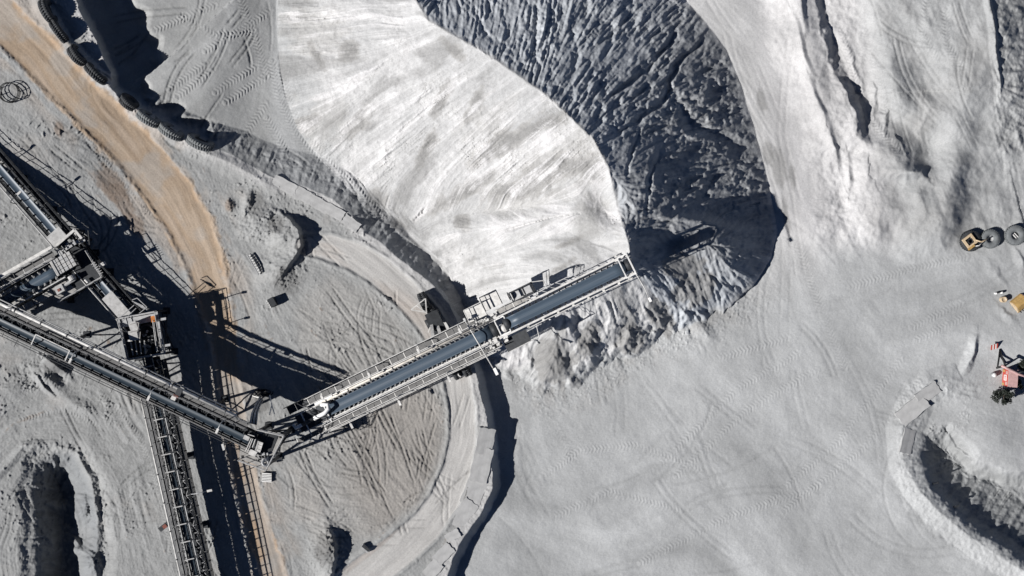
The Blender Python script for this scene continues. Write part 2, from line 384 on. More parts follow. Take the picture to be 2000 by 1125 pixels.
# plateau: clods, ruts
clod = sstep(.12, .5, fbm(7, 2, 91)) * sstep(-.02, .3, fbm(60, 3, 92) + .12)
clod2 = sstep(.2, .55, fbm(11, 2, 93)) * sstep(.05, .3, fbm(80, 3, 94))
offroad = left * sstep(-2, 6, d_rd) * sstep(-2, 5, e_tk)
Z += offroad * (.16 * L1 + .26 * L2 * (.5 + F3) + .45 * F1 + 1.8 * F2 + 2.6 * clod * sstep(0, .3, fbm(110, 2, 97)) + 3.4 * clod2 * sstep(.05, .3, fbm(130, 2, 98)))
# clods heaped on the spoil
def specks(cu, cv, ru, rv, an, h, sc_=5.5, seed=0):
    global Z
    g = gauss(cu, cv, ru, rv, an)
    Z += h * .45 * sstep(.05, .5, fbm(sc_, 3, seed, gain=.7) + .5 * fbm(26, 2, seed + 3)) * sstep(.25, .7, g)
for i, a_ in enumerate([(445, 402, 13, 14, 0, 5), (484, 396, 9, 26, 15, 7), (535, 440, 30, 34, 0, 7), (560, 540, 36, 30, 0, 6), (500, 455, 18, 16, 0, 5), (110, 705, 44, 26, 20, 7), (60, 745, 40, 24, 0, 6), (170, 800, 30, 14, 40, 4), (205, 800, 12, 40, -20, 5), (625, 1080, 34, 52, 0, 5),
                        (1845, 750, 30, 14, 30, 3.5), (1885, 808, 14, 40, 10, 4), (1870, 850, 22, 22, 0, 5), (1826, 852, 20, 26, 0, 10), (330, 60, 10, 10, 0, 1), (380, 290, 40, 18, 30, 5)]):
    specks(*a_, seed=120 + i)
sp = fbm(4.2, 2, 211); sp2 = fbm(6.5, 3, 213)
Z += offroad * (.55 * sp + 1.5 * sstep(.3, .6, sp2) * sstep(-.15, .25, fbm(90, 3, 215)))
swl = left * sstep(330, 250, U) * sstep(740, 800, V)
Z += swl * (.5 * L2 * sstep(-.2, .3, F3) + .7 * L3 * sstep(0, .4, fbm(60, 2, 217)))
rgh = np.maximum(np.maximum(gauss(560, 500, 46, 60, 0), gauss(90, 725, 60, 36, 0)), np.maximum(np.maximum(gauss(520, 440, 60, 40, 0), gauss(645, 1080, 30, 50, 0)), np.maximum(gauss(115, 895, 80, 34, 8), gauss(190, 1020, 24, 110, 0))))
Z += left * sstep(.15, .6, rgh) * (4.5 * fbm(16, 4, 221, gain=.65) + 2.2 * sp2)
spill = (1 - pm) * sstep(-70, 0, d_t) * sstep(540, 600, V) * sstep(970, 1040, U)
Z += spill * (1.8 * sstep(.15, .5, sp2) + .9 * sp + 1.5 * F2)
Z += left * sstep(4, -4, d_rd) * (.10 * L1 + .16 * L2 + .2 * F1)
Z += tkM * (.12 * L1 + .2 * L2 + .3 * L3)
# tyre and track ruts: thin bent grooves on the turning circle of the stacker and elsewhere
disc = inside([(560, 600), (640, 520), (740, 560), (810, 640), (860, 730), (880, 800), (880, 870), (860, 940), (820, 1000), (740, 1060), (620, 1100), (560, 1000), (540, 920), (600, 840)], .5)
dm = sstep(0, 30, disc)
def grooves(seed, n, box, lmin, lmax, depth, wid, angf=None, curv=.012, gauge=13.0):
    """random bent wheel ruts rasterised into a groove map"""
    r = random.Random(seed)
    G = np.zeros_like(U)
    for _ in range(n):
        u = r.uniform(box[0], box[1]); v = r.uniform(box[2], box[3])
        i0 = int((v - V0) / STEP); j0 = int((u - U0) / STEP)
        a = (float(ang[min(NV - 1, max(0, i0)), min(NU - 1, max(0, j0))]) if angf is None else angf(r)) + r.gauss(0, .3)
        if r.random() < .5: a += math.pi
        kk = r.gauss(0, curv); L = r.uniform(lmin, lmax); st = 1.2; dp = r.uniform(.4, 1)
        gg = gauge * r.choice([1, 1, .8, 1.3]); one = r.random() < .25
        for k in range(int(L / st)):
            u += math.cos(a) * st; v += math.sin(a) * st; a += kk * st + r.gauss(0, .006)
            for sd_ in ((0,) if one else (-.5, .5)):
                j = int((u - math.sin(a) * gg * sd_ - U0) / STEP); i = int((v + math.cos(a) * gg * sd_ - V0) / STEP)
                if 2 < i < NV - 3 and 2 < j < NU - 3:
                    G[i, j] = max(G[i, j], dp * min(1, k / 8, (L / st - k) / 8))
    return np.clip(blur(G, wid) * wid * 2.1, 0, 1.4) * depth
GR = grooves(3, 120, (545, 880, 620, 1090), 30, 170, 1.55, 1.35, curv=.007) * dm
GR += grooves(9, 42, (-20, 560, 560, 1125), 30, 140, 1.1, 1.4, curv=.007) * offroad
GR += grooves(11, 36, (60, 330, 160, 420), 30, 110, 1.6, 1.4) * offroad
GR += grooves(13, 60, (960, 1900, 520, 1125), 50, 240, .5, 2.4, curv=.003) * yard * (1 - basin)
GR += grooves(17, 36, (1330, 1560, 0, 520), 80, 260, .4, 2.2, curv=.001) * yard
GR += grooves(19, 12, (1680, 1900, 0, 330), 60, 220, 1.0, 1.6, curv=.003) * yard
GR += grooves(23, 30, (230, 560, 0, 330), 40, 160, 1.6, 1.6, curv=.004) * yard * (sd_pl < -20)
GR += grooves(29, 44, (600, 905, 480, 1090), 50, 200, 1.2, 1.4, curv=.001) * tkM
Z -= GR - .35 * np.roll(GR, 2, 1)
# tyre treads: pairs of chevron bands laid along lanes of the yard and the ramps
def treads(lanes, amp, per=7.0, wid=9.0):
    global Z
    for pts in lanes:
        d, s, t, _ = poly(pts, warp=.12)
        m = sstep(wid, wid - 3, d)
        Z += amp * m * np.sin(2 * np.pi * (t + d * .6) / per) * (.5 + .5 * sstep(-.2, .3, fbm(30, 2, 5)))
treads([[(300, 60), (420, 10)], [(330, 175), (400, 125)], [(345, 190), (410, 140)], [(420, 180), (500, 130)], [(440, 200), (520, 150)], [(478, 265), (520, 200)], [(545, 130), (562, 190), (590, 255), (640, 315), (700, 372), (750, 430)],
        [(530, 120), (545, 190), (575, 260), (625, 318)], [(470, 0), (500, 80), (520, 150)], [(520, 230), (560, 300)], [(400, 100), (470, 60), (530, 20)], [(350, 30), (420, 70), (500, 60)]], .9)
treads([[(1810, 0), (1800, 60), (1830, 120)], [(1845, 20), (1850, 90), (1880, 130)], [(1690, 60), (1720, 160), (1730, 230)], [(1700, 230), (1760, 300)], [(1640, 50), (1660, 120), (1680, 190)]], .7)
treads([[(1290, 905), (1440, 760), (1560, 690)], [(1320, 930), (1460, 800), (1600, 720)], [(1060, 930), (1130, 880), (1240, 870), (1370, 920)], [(1080, 1010), (1190, 960), (1330, 1000)], [(1120, 900), (1090, 840)], [(1500, 980), (1640, 860), (1760, 700)],
        [(1530, 1000), (1680, 880), (1800, 740)], [(1780, 640), (1880, 590)], [(1790, 665), (1890, 615)], [(1560, 480), (1610, 620), (1650, 720)], [(1400, 700), (1540, 660)], [(1250, 1100), (1420, 1010), (1600, 950)], [(1660, 560), (1800, 520), (1890, 500)]], .38)
treads([[(133, 228), (185, 290), (240, 360), (290, 420)], [(150, 252), (205, 325)], [(200, 770), (270, 850), (310, 960), (340, 1100)], [(40, 820), (120, 800), (190, 830)]], .8, 6, 6)

# ------------------------------------------------------------------ what the ground is made of (albedo), with shade painted in places
def rgb(r, g, b):
    f = lambda c: (c / 255 / 12.92) if c <= 10 else ((c / 255 + .055) / 1.055) ** 2.4
    return np.array([f(r), f(g), f(b)], np.float32)
COL = np.zeros(U.shape + (3,), np.float32)
def put(c, m): 
    global COL
    COL += (np.asarray(c, np.float32) - COL) * np.clip(m, 0, 1)[..., None]
GREY = (.335, .345, .35); PALE = (.415, .418, .42); DUSTY_VIGNETTE = (.258, .264, .264); BROWN = (.25, .237, .222); DAMP_SHADE = (.205, .205, .203); TAN = (.30, .235, .175); ORANGE = (.34, .225, .135)
put(GREY, np.ones_like(U))
put(DUSTY_VIGNETTE, left)  # dusty grey, lowered so that vignette falloff sits in the colour
pmA = np.maximum(pm * sstep(-4, 60, d_t), pm * (1 - sstep(560, 640, V)))
put(PALE, pmA * (.75 + .25 * sstep(-.2, .3, F3)) * (1 - .85 * sstep(720, 600, U + .5 * V * 0 + 60 * F3) * sstep(120, 10, d_t)))
put(PALE, sstep(60, -30, np.abs(U - 1440 - (V - 250) * .28 + 1.5 * WX) - 85) * sstep(640, 420, V + 40 * F3) * yard)
put((.44, .44, .445), sstep(-80, 10, -np.abs(U - 1610 - (V - 250) * .15) + 75) * sstep(520, 440, V) * yard)
put(DAMP_SHADE, .62 * yard * sstep(1640, 1740, U + WX * 4) * sstep(520, 420, V + WY * 2) * (.25 + .75 * sstep(-.15, .4, F3 + L4 * .12 + .06 * L3)))
put(DUSTY_VIGNETTE, .75 * yard * sstep(545, 515, U) * sstep(420, 380, V))
# damp grey tongues on the pale apron
tong = np.zeros_like(U)
for a_ in [(832, 290, 16, 70, 22), (1080, 235, 40, 16, -30), (950, 300, 70, 18, -35), (1000, 270, 90, 26, -30), (1120, 470, 44, 9, -22), (1100, 520, 44, 9, -35), (735, 385, 26, 22, -20), (775, 440, 22, 18, 30), (905, 430, 22, 20, 20), (620, 110, 12, 44, -25), (680, 100, 26, 28, 0), (1080, 330, 90, 34, -20), (930, 200, 14, 60, 25), (890, 100, 36, 14, 40), (600, 240, 34, 18, -30), (900, 380, 100, 18, -30), (1010, 375, 90, 18, -5), (1150, 330, 40, 40, 0), (700, 240, 16, 50, 30), (860, 200, 14, 50, 25)]:
    tong = np.maximum(tong, gauss(*a_))
for a_ in [(1090, 320, 150, 60, -28, .34), (950, 230, 110, 40, -35, .5), (1150, 420, 60, 60, 0, .5), (640, 240, 60, 90, 20, .5), (620, 60, 80, 60, 0, .35), (1010, 400, 120, 40, -5, .45)]:
    put((.315, .315, .31), pm * .7 * (1 - lee) * sstep(a_[5], a_[5] + .4, gauss(*a_[:5]) + .3 * F2 + .1 * L2 + .25 * fbm(24, 4, 331)))
tmix = tong + .10 * L3 + .12 * L2 + .06 * L1 + .55 * fbm(40, 5, 181, gain=.62)
put((.27, .268, .262), pm * .8 * sstep(.38, .66, tmix) * (1 - lee))
put(DAMP_SHADE, pm * .8 * sstep(.72, .84, tmix) * (1 - lee))
put((.30, .30, .295), pm * .6 * sstep(.35, .6, fbm(70, 4, 191) + .16 * L3) * (1 - lee))
put((.455, .455, .46), pm * .8 * sstep(.2, 1.3, L3 * .5 + .8 * F2 + .35 * L2 + .2 * L1) * (1 - lee))
put(DAMP_SHADE, pm * .5 * sstep(.6, 1.4, -L3 + .5 * F2) * (1 - lee))
put((.345, .368, .395), lee * .85)  # far side tinted darker and bluer: its shade put into the colour
put(DAMP_SHADE, lee * sstep(1200, 1420, U + V * .2) * .5 * sstep(560, 480, V))  # deeper shade of the lower far side, painted in
for a_ in [(1075, 705, 34, 46, -10), (1150, 660, 24, 44, 10), (1120, 700, 14, 12, 0), (1230, 660, 34, 40, -20), (1290, 615, 30, 40, -30), (1360, 560, 50, 34, -30), (1330, 520, 50, 30, 0)]:
    put(DAMP_SHADE, .85 * sstep(.36, .56, gauss(*a_) + .06 * L2 + .35 * F2 + .2 * F1))
put((.27, .27, .268), spill * .7 * sstep(-.15, .4, fbm(60, 4, 351) + .1 * L2))
put((.44, .44, .445), sstep(.3, .7, gauss(990, 690, 50, 34, 20) + .1 * F2))
# damp stains on the haul lane
for a_ in [(1488, 195, 11, 26, -12), (1522, 325, 18, 50, -10), (1548, 345, 7, 30, -8), (1500, 300, 12, 30, -5), (1535, 425, 10, 40, -8)]:
    put(DAMP_SHADE, .6 * sstep(.3, .75, gauss(*a_) + .25 * L2 * .4 + .2 * F1))
# turning circle of the stacker: brownish dirt; pale wheel track
put((.29, .288, .28), dm * .8)
put(BROWN, dm * .8 * sstep(-60, 30, inside([(700, 830), (800, 760), (870, 800), (880, 880), (850, 950), (800, 1010), (740, 1040), (690, 960)], 1.0)))
put(BROWN, offroad * .4 * sstep(.15, .5, F3 + .3 * F2))
put((.40, .395, .385), sstep(2, -5, e_tk) * .95)
put((.34, .31, .285), tkM * .6 * sstep(.3, 1.5, L3) + tkM * .6 * gauss(800, 592, 40, 12, 45))
put((.42, .42, .42), left * sstep(34, 8, sd_pl) * .8 * (1 - tkM))  # pale rim: sunlight on the wall edge put into the colour
# the sand road
edge = d_rd + 13 * F2 + 2.5 * L2 + 3 * L3 + 3 * F1
rdm = sstep(8, -6, edge) * left
fade = sstep(640, 760, V)
put(TAN, rdm * (1 - .55 * fade))
put(ORANGE, rdm * .55 * sstep(-16, -2, d_rd) * sstep(-.3, .5, F2 + .3 * L3) + rdm * fade * .7 * sstep(.3, 1.2, L3))
put((.36, .30, .245), rdm * .5 * sstep(.4, 1.6, -L3))
put((.36, .30, .24), rdm * .5 * sstep(.4, 1.6, L3 + .3 * L2))
put((.29, .28, .265), rdm * .55 * sstep(.05, .45, fbm(70, 4, 201) + .1 * L3))
put((.30, .255, .215), left * .5 * sstep(60, 5, d_rd) * sstep(0, .4, F3 + .2 * L3 + .1) * (1 - rdm))
for a_ in [(215, 355, 26, 50, -40), (235, 385, 20, 50, -35), (265, 440, 20, 30, -30), (115, 250, 10, 16, 0), (445, 402, 11, 12, 0)]:
    put((.17, .135, .11), .7 * sstep(.25, .7, gauss(*a_) + .25 * F1 + .1 * L2) * left * (1 - rdm))
# coal-dark dirt; one patch is a mound's cast shadow put into the colour
for a_ in [(560, 545, 34, 34, 0), (635, 1075, 26, 40, 0), (540, 438, 20, 20, 0), (590, 478, 14, 20, 0), (500, 400, 20, 30, 0), (110, 715, 30, 20, 0), (510, 790, 20, 20, 0)]:
    put((.10, .10, .10), .55 * sstep(.3, .7, gauss(*a_) + .35 * F1) * left)
put((.16, .17, .18), sstep(-4, 16, pit) * .75)  # shade inside the hollow put into the colour
put((.24, .25, .26), ditch * .6)  # shade on the wall slope painted as a darker grey
put((.25, .26, .265), basin * .7)  # shade of the slope facing away, put into the colour
# dust and grit everywhere
COL *= (1 + lit * (.06 * F1 + .10 * fbm(24, 5, 411, gain=.68)))[..., None]
COL *= (1 + lit * calm * (.022 * L1 + .035 * L2 * sstep(-.3, .3, F2) + .03 * L3))[..., None]
COL *= (1 + yard * .065 * L4 * (1 - pm) + yard * .03 * sstep(.2, 1.5, L3) - yard * .03 * sstep(.3, 1.6, -L3))[..., None]
COL *= (1 + (.022 * L1 + .03 * L2 + .03 * L3 * (.5 + F3)) * (1 - .6 * yard) + .05 * F1 + .09 * F2 + (.13 + .06 * yard) * F3)[..., None]
COL *= (1 - .16 * np.clip(GR, 0, 2))[..., None]  # darker along the ruts
COL = np.clip(COL, .03, .6)

Zm = Z / S                                                   # metres
def zt(u, v):
    """terrain height in metres under a photograph pixel"""
    j = min(NU - 2, max(0, (u - U0) / STEP)); i = min(NV - 2, max(0, (v - V0) / STEP))
    j0, i0 = int(j), int(i); a, b = j - j0, i - i0
    return float((Zm[i0, j0] * (1 - a) + Zm[i0, j0 + 1] * a) * (1 - b) + (Zm[i0 + 1, j0] * (1 - a) + Zm[i0 + 1, j0 + 1] * a) * b)
def W(u, v, z=0.0):
    """world position of the point seen at pixel (u, v) that stands z metres above the yard"""
    k = (1 - z / H) / S
    return Vector(((u - 1000) * k, (562.5 - v) * k, z))
def G(u, v, dz=0.0):
    return W(u, v, zt(u, v) + dz)

ext = [30, 80, 170, 330, 700, 1500, 3200, 7000]
ui = np.concatenate([[us[0] - e for e in ext[::-1]], us, [us[-1] + e for e in ext]])
vi = np.concatenate([[vs[0] - e for e in ext[::-1]], vs, [vs[-1] + e for e in ext]])
n_e = len(ext)
ci = np.clip(np.arange(len(vi)) - n_e, 0, NV - 1); cj = np.clip(np.arange(len(ui)) - n_e, 0, NU - 1)
UU, VV = np.meshgrid(ui, vi)
out = np.maximum(np.maximum(us[0] - UU, UU - us[-1]), np.maximum(vs[0] - VV, VV - vs[-1]))
Zb = blur(Zm, 40); Cb = np.stack([blur(COL[..., k], 60) for k in range(3)], -1)
ring = sstep(0, 30, out)
ZZ = (Zm[np.ix_(ci, cj)] * (1 - ring) + Zb[np.ix_(ci, cj)] * ring) * (1 - sstep(40, 700, out))
CC = COL[np.ix_(ci, cj)] * (1 - ring[..., None]) + Cb[np.ix_(ci, cj)] * ring[..., None]
kk = (1 - ZZ / H) / S
XY = np.stack([(UU - 1000) * kk, (562.5 - VV) * kk, ZZ], -1).astype(np.float32).reshape(-1, 3)
CC4 = np.concatenate([CC.reshape(-1, 3), np.ones((CC.shape[0] * CC.shape[1], 1), np.float32)], 1)
nv_, nu_ = UU.shape
idx = np.arange(nv_ * nu_).reshape(nv_, nu_)
quads = np.stack([idx[1:, :-1], idx[1:, 1:], idx[:-1, 1:], idx[:-1, :-1]], -1).reshape(-1, 4)
def full(m): return m[np.ix_(ci, cj)][:-1, :-1].reshape(-1)
inside_dense = ((out <= 0)[:-1, :-1]).reshape(-1)
reg = np.zeros(len(quads), np.int8)
reg[full((d_t > 0) & (sd_pl < 2)) & inside_dense] = 1
reg[full((rdm > .5)) & inside_dense] = 2
reg[full(tkM & (rdm < .5)) & inside_dense] = 3
reg[full((e_tk >= 0) & (sd_pl >= 0) & (rdm <= .5))] = np.where(True, 4, 4)

gm = bpy.data.materials.new('mine_ground')
gm.use_nodes = True
t = gm.node_tree
b = t.nodes['Principled BSDF']
b.inputs['Roughness'].default_value = 0.95
b.inputs['Specular IOR Level'].default_value = 0.08
at = t.nodes.new('ShaderNodeAttribute'); at.attribute_name = 'albedo'
tc = t.nodes.new('ShaderNodeTexCoord')
n1 = t.nodes.new('ShaderNodeTexNoise'); n1.inputs['Scale'].default_value = 6.0; n1.inputs['Detail'].default_value = 8; n1.inputs['Roughness'].default_value = .7
t.links.new(tc.outputs['Object'], n1.inputs['Vector'])
mr = t.nodes.new('ShaderNodeMapRange'); mr.inputs[1].default_value = .25; mr.inputs[2].default_value = .75; mr.inputs[3].default_value = .82; mr.inputs[4].default_value = 1.18
t.links.new(n1.outputs['Fac'], mr.inputs[0])
mx = t.nodes.new('ShaderNodeVectorMath'); mx.operation = 'SCALE'
t.links.new(at.outputs['Color'], mx.inputs[0]); t.links.new(mr.outputs[0], mx.inputs['Scale'])
t.links.new(mx.outputs[0], b.inputs['Base Color'])
bp = t.nodes.new('ShaderNodeBump'); bp.inputs['Strength'].default_value = .5; bp.inputs['Distance'].default_value = .05
t.links.new(n1.outputs['Fac'], bp.inputs['Height']); t.links.new(bp.outputs['Normal'], b.inputs['Normal'])

def sheet(name, rid):
    q = quads[reg == rid]
    used, inv = np.unique(q, return_inverse=True)
    me = bpy.data.meshes.new(name)
    nq = len(q)
    me.vertices.add(len(used)); me.vertices.foreach_set('co', XY[used].ravel())
    me.loops.add(nq * 4); me.loops.foreach_set('vertex_index', inv.reshape(-1).astype(np.int32))
    me.polygons.add(nq); me.polygons.foreach_set('loop_start', np.arange(0, nq * 4, 4, dtype=np.int32)); me.polygons.foreach_set('loop_total', np.full(nq, 4, np.int32))
    me.polygons.foreach_set('use_smooth', np.ones(nq, bool))
    ca = me.color_attributes.new('albedo', 'FLOAT_COLOR', 'POINT')
    ca.data.foreach_set('color', CC4[used].ravel())
    me.update(calc_edges=True)
    me.materials.append(gm)
    o = bpy.data.objects.new(name, me)
    C.objects.link(o)
    return o
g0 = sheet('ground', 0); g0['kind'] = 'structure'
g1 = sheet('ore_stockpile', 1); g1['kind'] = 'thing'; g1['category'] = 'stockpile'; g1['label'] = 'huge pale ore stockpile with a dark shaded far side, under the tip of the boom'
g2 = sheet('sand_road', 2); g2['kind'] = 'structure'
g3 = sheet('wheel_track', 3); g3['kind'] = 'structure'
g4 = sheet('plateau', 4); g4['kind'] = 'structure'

# ================================================================== mesh helper
class MB:
    def __init__(s): s.v = []; s.f = []
    def add(s, vs, fs):
        b = len(s.v); s.v += [tuple(p) for p in vs]; s.f += [tuple(i + b for i in f) for f in fs]; return s
    def box(s, c, ax, ay, az):
        """box centred on c with half-axis vectors"""
        c, ax, ay, az = map(Vector, (c, ax, ay, az))
        if ax.cross(ay).dot(az) < 0: ax = -ax
        vs = [c + i * ax + j * ay + k * az for k in (-1, 1) for j in (-1, 1) for i in (-1, 1)]
        return s.add(vs, [(0, 2, 3, 1), (4, 5, 7, 6), (0, 1, 5, 4), (2, 6, 7, 3), (0, 4, 6, 2), (1, 3, 7, 5)])
    def beam(s, p, q, w, h=None, up=(0, 0, 1)):
        p, q, up = Vector(p), Vector(q), Vector(up); h = h or w
        d = q - p
        if d.length < 1e-6: return s
        a = d.normalized(); sd = a.cross(up)
        if sd.length < 1e-3: sd = a.cross(Vector((1, 0, 0)))
        sd.normalize(); n = sd.cross(a)
        return s.box((p + q) / 2, d / 2, sd * w / 2, n * h / 2)
    def tube(s, pts, r, n=8, cap=True):
        pts = [Vector(p) for p in pts]; rings = []
        ref = None
        for i, p in enumerate(pts):
            d = (pts[min(i + 1, len(pts) - 1)] - pts[max(i - 1, 0)]).normalized()
            if ref is None:
                ref = d.cross(Vector((0, 0, 1)))
                if ref.length < 1e-3: ref = Vector((1, 0, 0))
            x = (ref - d * ref.dot(d)).normalized(); y = d.cross(x); ref = x
            rr = r[i] if isinstance(r, (list, tuple)) else r
            rings.append([p + x * rr * math.cos(2 * math.pi * k / n) + y * rr * math.sin(2 * math.pi * k / n) for k in range(n)])
        vs = [v for g in rings for v in g]; fs = []
        for i in range(len(pts) - 1):
            for k in range(n):
                fs.append((i * n + k, i * n + (k + 1) % n, (i + 1) * n + (k + 1) % n, (i + 1) * n + k))
        if cap: fs += [tuple(range(n))[::-1], tuple((len(pts) - 1) * n + k for k in range(n))]
        return s.add(vs, fs)
    def lathe(s, prof, o=(0, 0, 0), ax=(0, 0, 1), n=32, closed=False):
        """revolve (radius, height) pairs about the axis"""
        o, ax = Vector(o), Vector(ax).normalized()
        x = ax.orthogonal().normalized(); y = ax.cross(x); m = len(prof)
        vs = [o + ax * h + (x * math.cos(2 * math.pi * k / n) + y * math.sin(2 * math.pi * k / n)) * r for r, h in prof for k in range(n)]
        fs = []
        for i in range(m if closed else m - 1):
            j = (i + 1) % m
            for k in range(n): fs.append((i * n + k, i * n + (k + 1) % n, j * n + (k + 1) % n, j * n + k))
        return s.add(vs, fs)
    def build(s, name, m, parent=None, smooth=False, at=None):
        o0 = Vector(at) if at is not None else (ROOTLOC.get(parent.name, Vector()) if parent else Vector())
        me = bpy.data.meshes.new(name)
        me.from_pydata([tuple(Vector(p) - o0) for p in s.v], [], s.f)
        me.materials.append(m)
        if smooth: me.polygons.foreach_set('use_smooth', [True] * len(me.polygons))
        me.update()
        o = bpy.data.objects.new(name, me); C.objects.link(o)
        if parent:
            o.parent = parent; ROOTLOC[o.name] = o0
        elif at is not None: o.location = o0
        return o
ROOTLOC = {}
def thing(name, label, cat, loc, group=None, rz=0.0):
    o = bpy.data.objects.new(name, None); C.objects.link(o)
    o.empty_display_size = .3
    o.location = loc; o.rotation_euler = (0, 0, rz); ROOTLOC[o.name] = Vector(loc)
    o['label'] = label; o['category'] = cat; o['kind'] = 'thing'
    if group: o['group'] = group
    return o
def tag(o, label, cat, group=None):
    o['label'] = label; o['category'] = cat; o['kind'] = 'thing'
    if group: o['group'] = group
    return o
def twin(o, parent=None):
    c = o.copy(); C.objects.link(c)
    if parent: c.parent = parent
    for ch in list(o.children): twin(ch, c)
    return c

# ------------------------------------------------------------------ materials
WHITE = mat('pale_painted_steel', (.47, .465, .45), .65, noise=.32, scale=1.6)
CREAM = mat('cream_pipe_paint', (.53, .50, .45), .6, noise=.22, scale=1.5)
GALV = mat('dusty_galvanised_steel', (.33, .335, .34), .55, .2, noise=.25, scale=2.5)
STEEL = mat('weathered_steel', (.15, .152, .155), .6, .2, noise=.3, scale=2.5)
DARK = mat('dark_steel', (.03, .033, .037), .6, .2, noise=.35, scale=3)
GRATE = mat('walkway_grating', (.12, .12, .12), .75, .1, noise=.35, scale=9)
DUST = mat('dust_covered_plate', (.27, .265, .255), .9, noise=.25, scale=3)
RUBBER = mat('dusty_rubber', (.035, .038, .042), .7, noise=.4, scale=3)
RUBBERG = mat('grey_dusty_rubber', (.14, .15, .155), .85, noise=.25, scale=3)
BLACK = mat('black_hose', (.012, .013, .014), .55, noise=.3)
RED = mat('faded_red_paint', (.42, .07, .05), .5, noise=.2, scale=3)
PINK = mat('dusty_red_paint', (.42, .27, .26), .6, noise=.2, scale=3)
PALEST = mat('dust_grey_steel', (.36, .36, .355), .65, noise=.25, scale=2.5)
RUST = mat('rusty_red_steel', (.17, .06, .045), .75, noise=.4, scale=4)
YELLOW = mat('yellow_paint', (.36, .235, .09), .55, noise=.25, scale=3)
SAND = mat('sandy_yellow_paint', (.46, .36, .24), .6, noise=.25, scale=4)
SLAB = mat('dusty_concrete', (.35, .353, .353), .95, noise=.14, scale=1.2, bump=.4)
WPAINT = mat('white_paint', (.64, .64, .63), .55, noise=.16)
GLASS = mat('dark_window', (.02, .025, .03), .15, spec=.5, noise=.1)
ORANGE_P = mat('orange_motor_paint', (.40, .14, .03), .5, noise=.3)
LEAF = mat('dark_leaf', (.022, .027, .022), .7, noise=.5, scale=2)
LEAF2 = mat('grey_green_leaf', (.06, .07, .055), .75, noise=.4, scale=2)
BARK = mat('bark', (.09, .07, .055), .9, noise=.3, scale=6)
def belt_mat():
    m = mat('rubber_belt', (.052, .074, .10), .42, noise=.1, scale=1)
    t = m.node_tree; b = t.nodes['Principled BSDF']
    nz = [n for n in t.nodes if n.type == 'TEX_NOISE'][0]
    at_ = t.nodes.new('ShaderNodeAttribute'); at_.attribute_name = 'run'
    mp = t.nodes.new('ShaderNodeMapping'); mp.inputs['Scale'].default_value = (9, .12, 1)
    t.links.new(at_.outputs['Vector'], mp.inputs['Vector']); t.links.new(mp.outputs[0], nz.inputs['Vector'])
    nz.inputs['Scale'].default_value = 1.0
    rp = [n for n in t.nodes if n.type == 'VALTORGB'][0]
    rp.color_ramp.elements[0].color = (.040, .056, .077, 1); rp.color_ramp.elements[1].color = (.070, .098, .13, 1)
    return m
BELT = belt_mat()
BELTD = BELT.copy(); BELTD.name = 'dark_rubber_belt'  # darker copy of the belt colour
_r = [n for n in BELTD.node_tree.nodes if n.type == 'VALTORGB'][0]
_r.color_ramp.elements[0].color = (.017, .026, .036, 1); _r.color_ramp.elements[1].color = (.034, .050, .067, 1)

# ------------------------------------------------------------------ conveyors
class Line:
    """a straight conveyor axis: t metres along, x to the right of travel, y up"""
    def __init__(s, p, q):
        s.p, s.q = Vector(p), Vector(q); d = s.q - s.p
        s.len = d.length; s.a = d.normalized()
        s.s = s.a.cross(Vector((0, 0, 1))).normalized(); s.n = s.s.cross(s.a)
    def __call__(s, t, x=0.0, y=0.0): return s.p + s.a * t + s.s * x + s.n * y

def belt(L, root, t0, t1, w, depth=.2, y0=.1, name='belt', m_=None):
    n = 11; mb = MB(); N = max(2, int((t1 - t0) / 1.5)); vs = []; run = []
    for i in range(N + 1):
        t = t0 + (t1 - t0) * i / N
        for k in range(n):
            x = -1 + 2 * k / (n - 1)
            vs.append(L(t, x * w / 2, y0 + depth * x * x)); run.append((x * w / 2, t, 0))
        for k in range(n):
            x = 1 - 2 * k / (n - 1)
            vs.append(L(t, x * w / 2, y0 + depth * x * x - .03)); run.append((x * w / 2, t, 0))
    m = 2 * n; fs = []
    for i in range(N):
        for k in range(m): fs.append((i * m + k, i * m + (k + 1) % m, (i + 1) * m + (k + 1) % m, (i + 1) * m + k))
    fs += [tuple(range(m))[::-1], tuple(N * m + k for k in range(m))]
    mb.add(vs, [f[::-1] for f in fs])
    o = mb.build(name, m_ or BELT, root, True)
    at_ = o.data.attributes.new('run', 'FLOAT_VECTOR', 'POINT'); at_.data.foreach_set('vector', [c for r in run for c in r])
    return o
def idlers(L, root, t0, t1, w, step=1.15, m=DARK):
    """one trough idler station every so often: a frame with its rollers"""
    mb = MB()
    for sg in (-1, 1):
        mb.beam(L(0, sg * w * .47, .18), L(0, sg * (w * .5 + .24), .42), .12, .12)
        mb.beam(L(0, sg * (w * .5 + .22), -.15), L(0, sg * (w * .5 + .22), .44), .13, .10)
    mb.tube([L(0, -w * .5 - .2, -.02), L(0, w * .5 + .2, -.02)], .05, 6)
    first = mb.build('idler', m, root)
    k = 0; t = t0
    while t < t1:
        o = first if k == 0 else twin(first, root)
        o.location = L.a * t
        t += step; k += 1
def chords(mb, L, t0, t1, x, y, w, h):
    mb.beam(L(t0, x, y), L(t1, x, y), w, h, L.n)
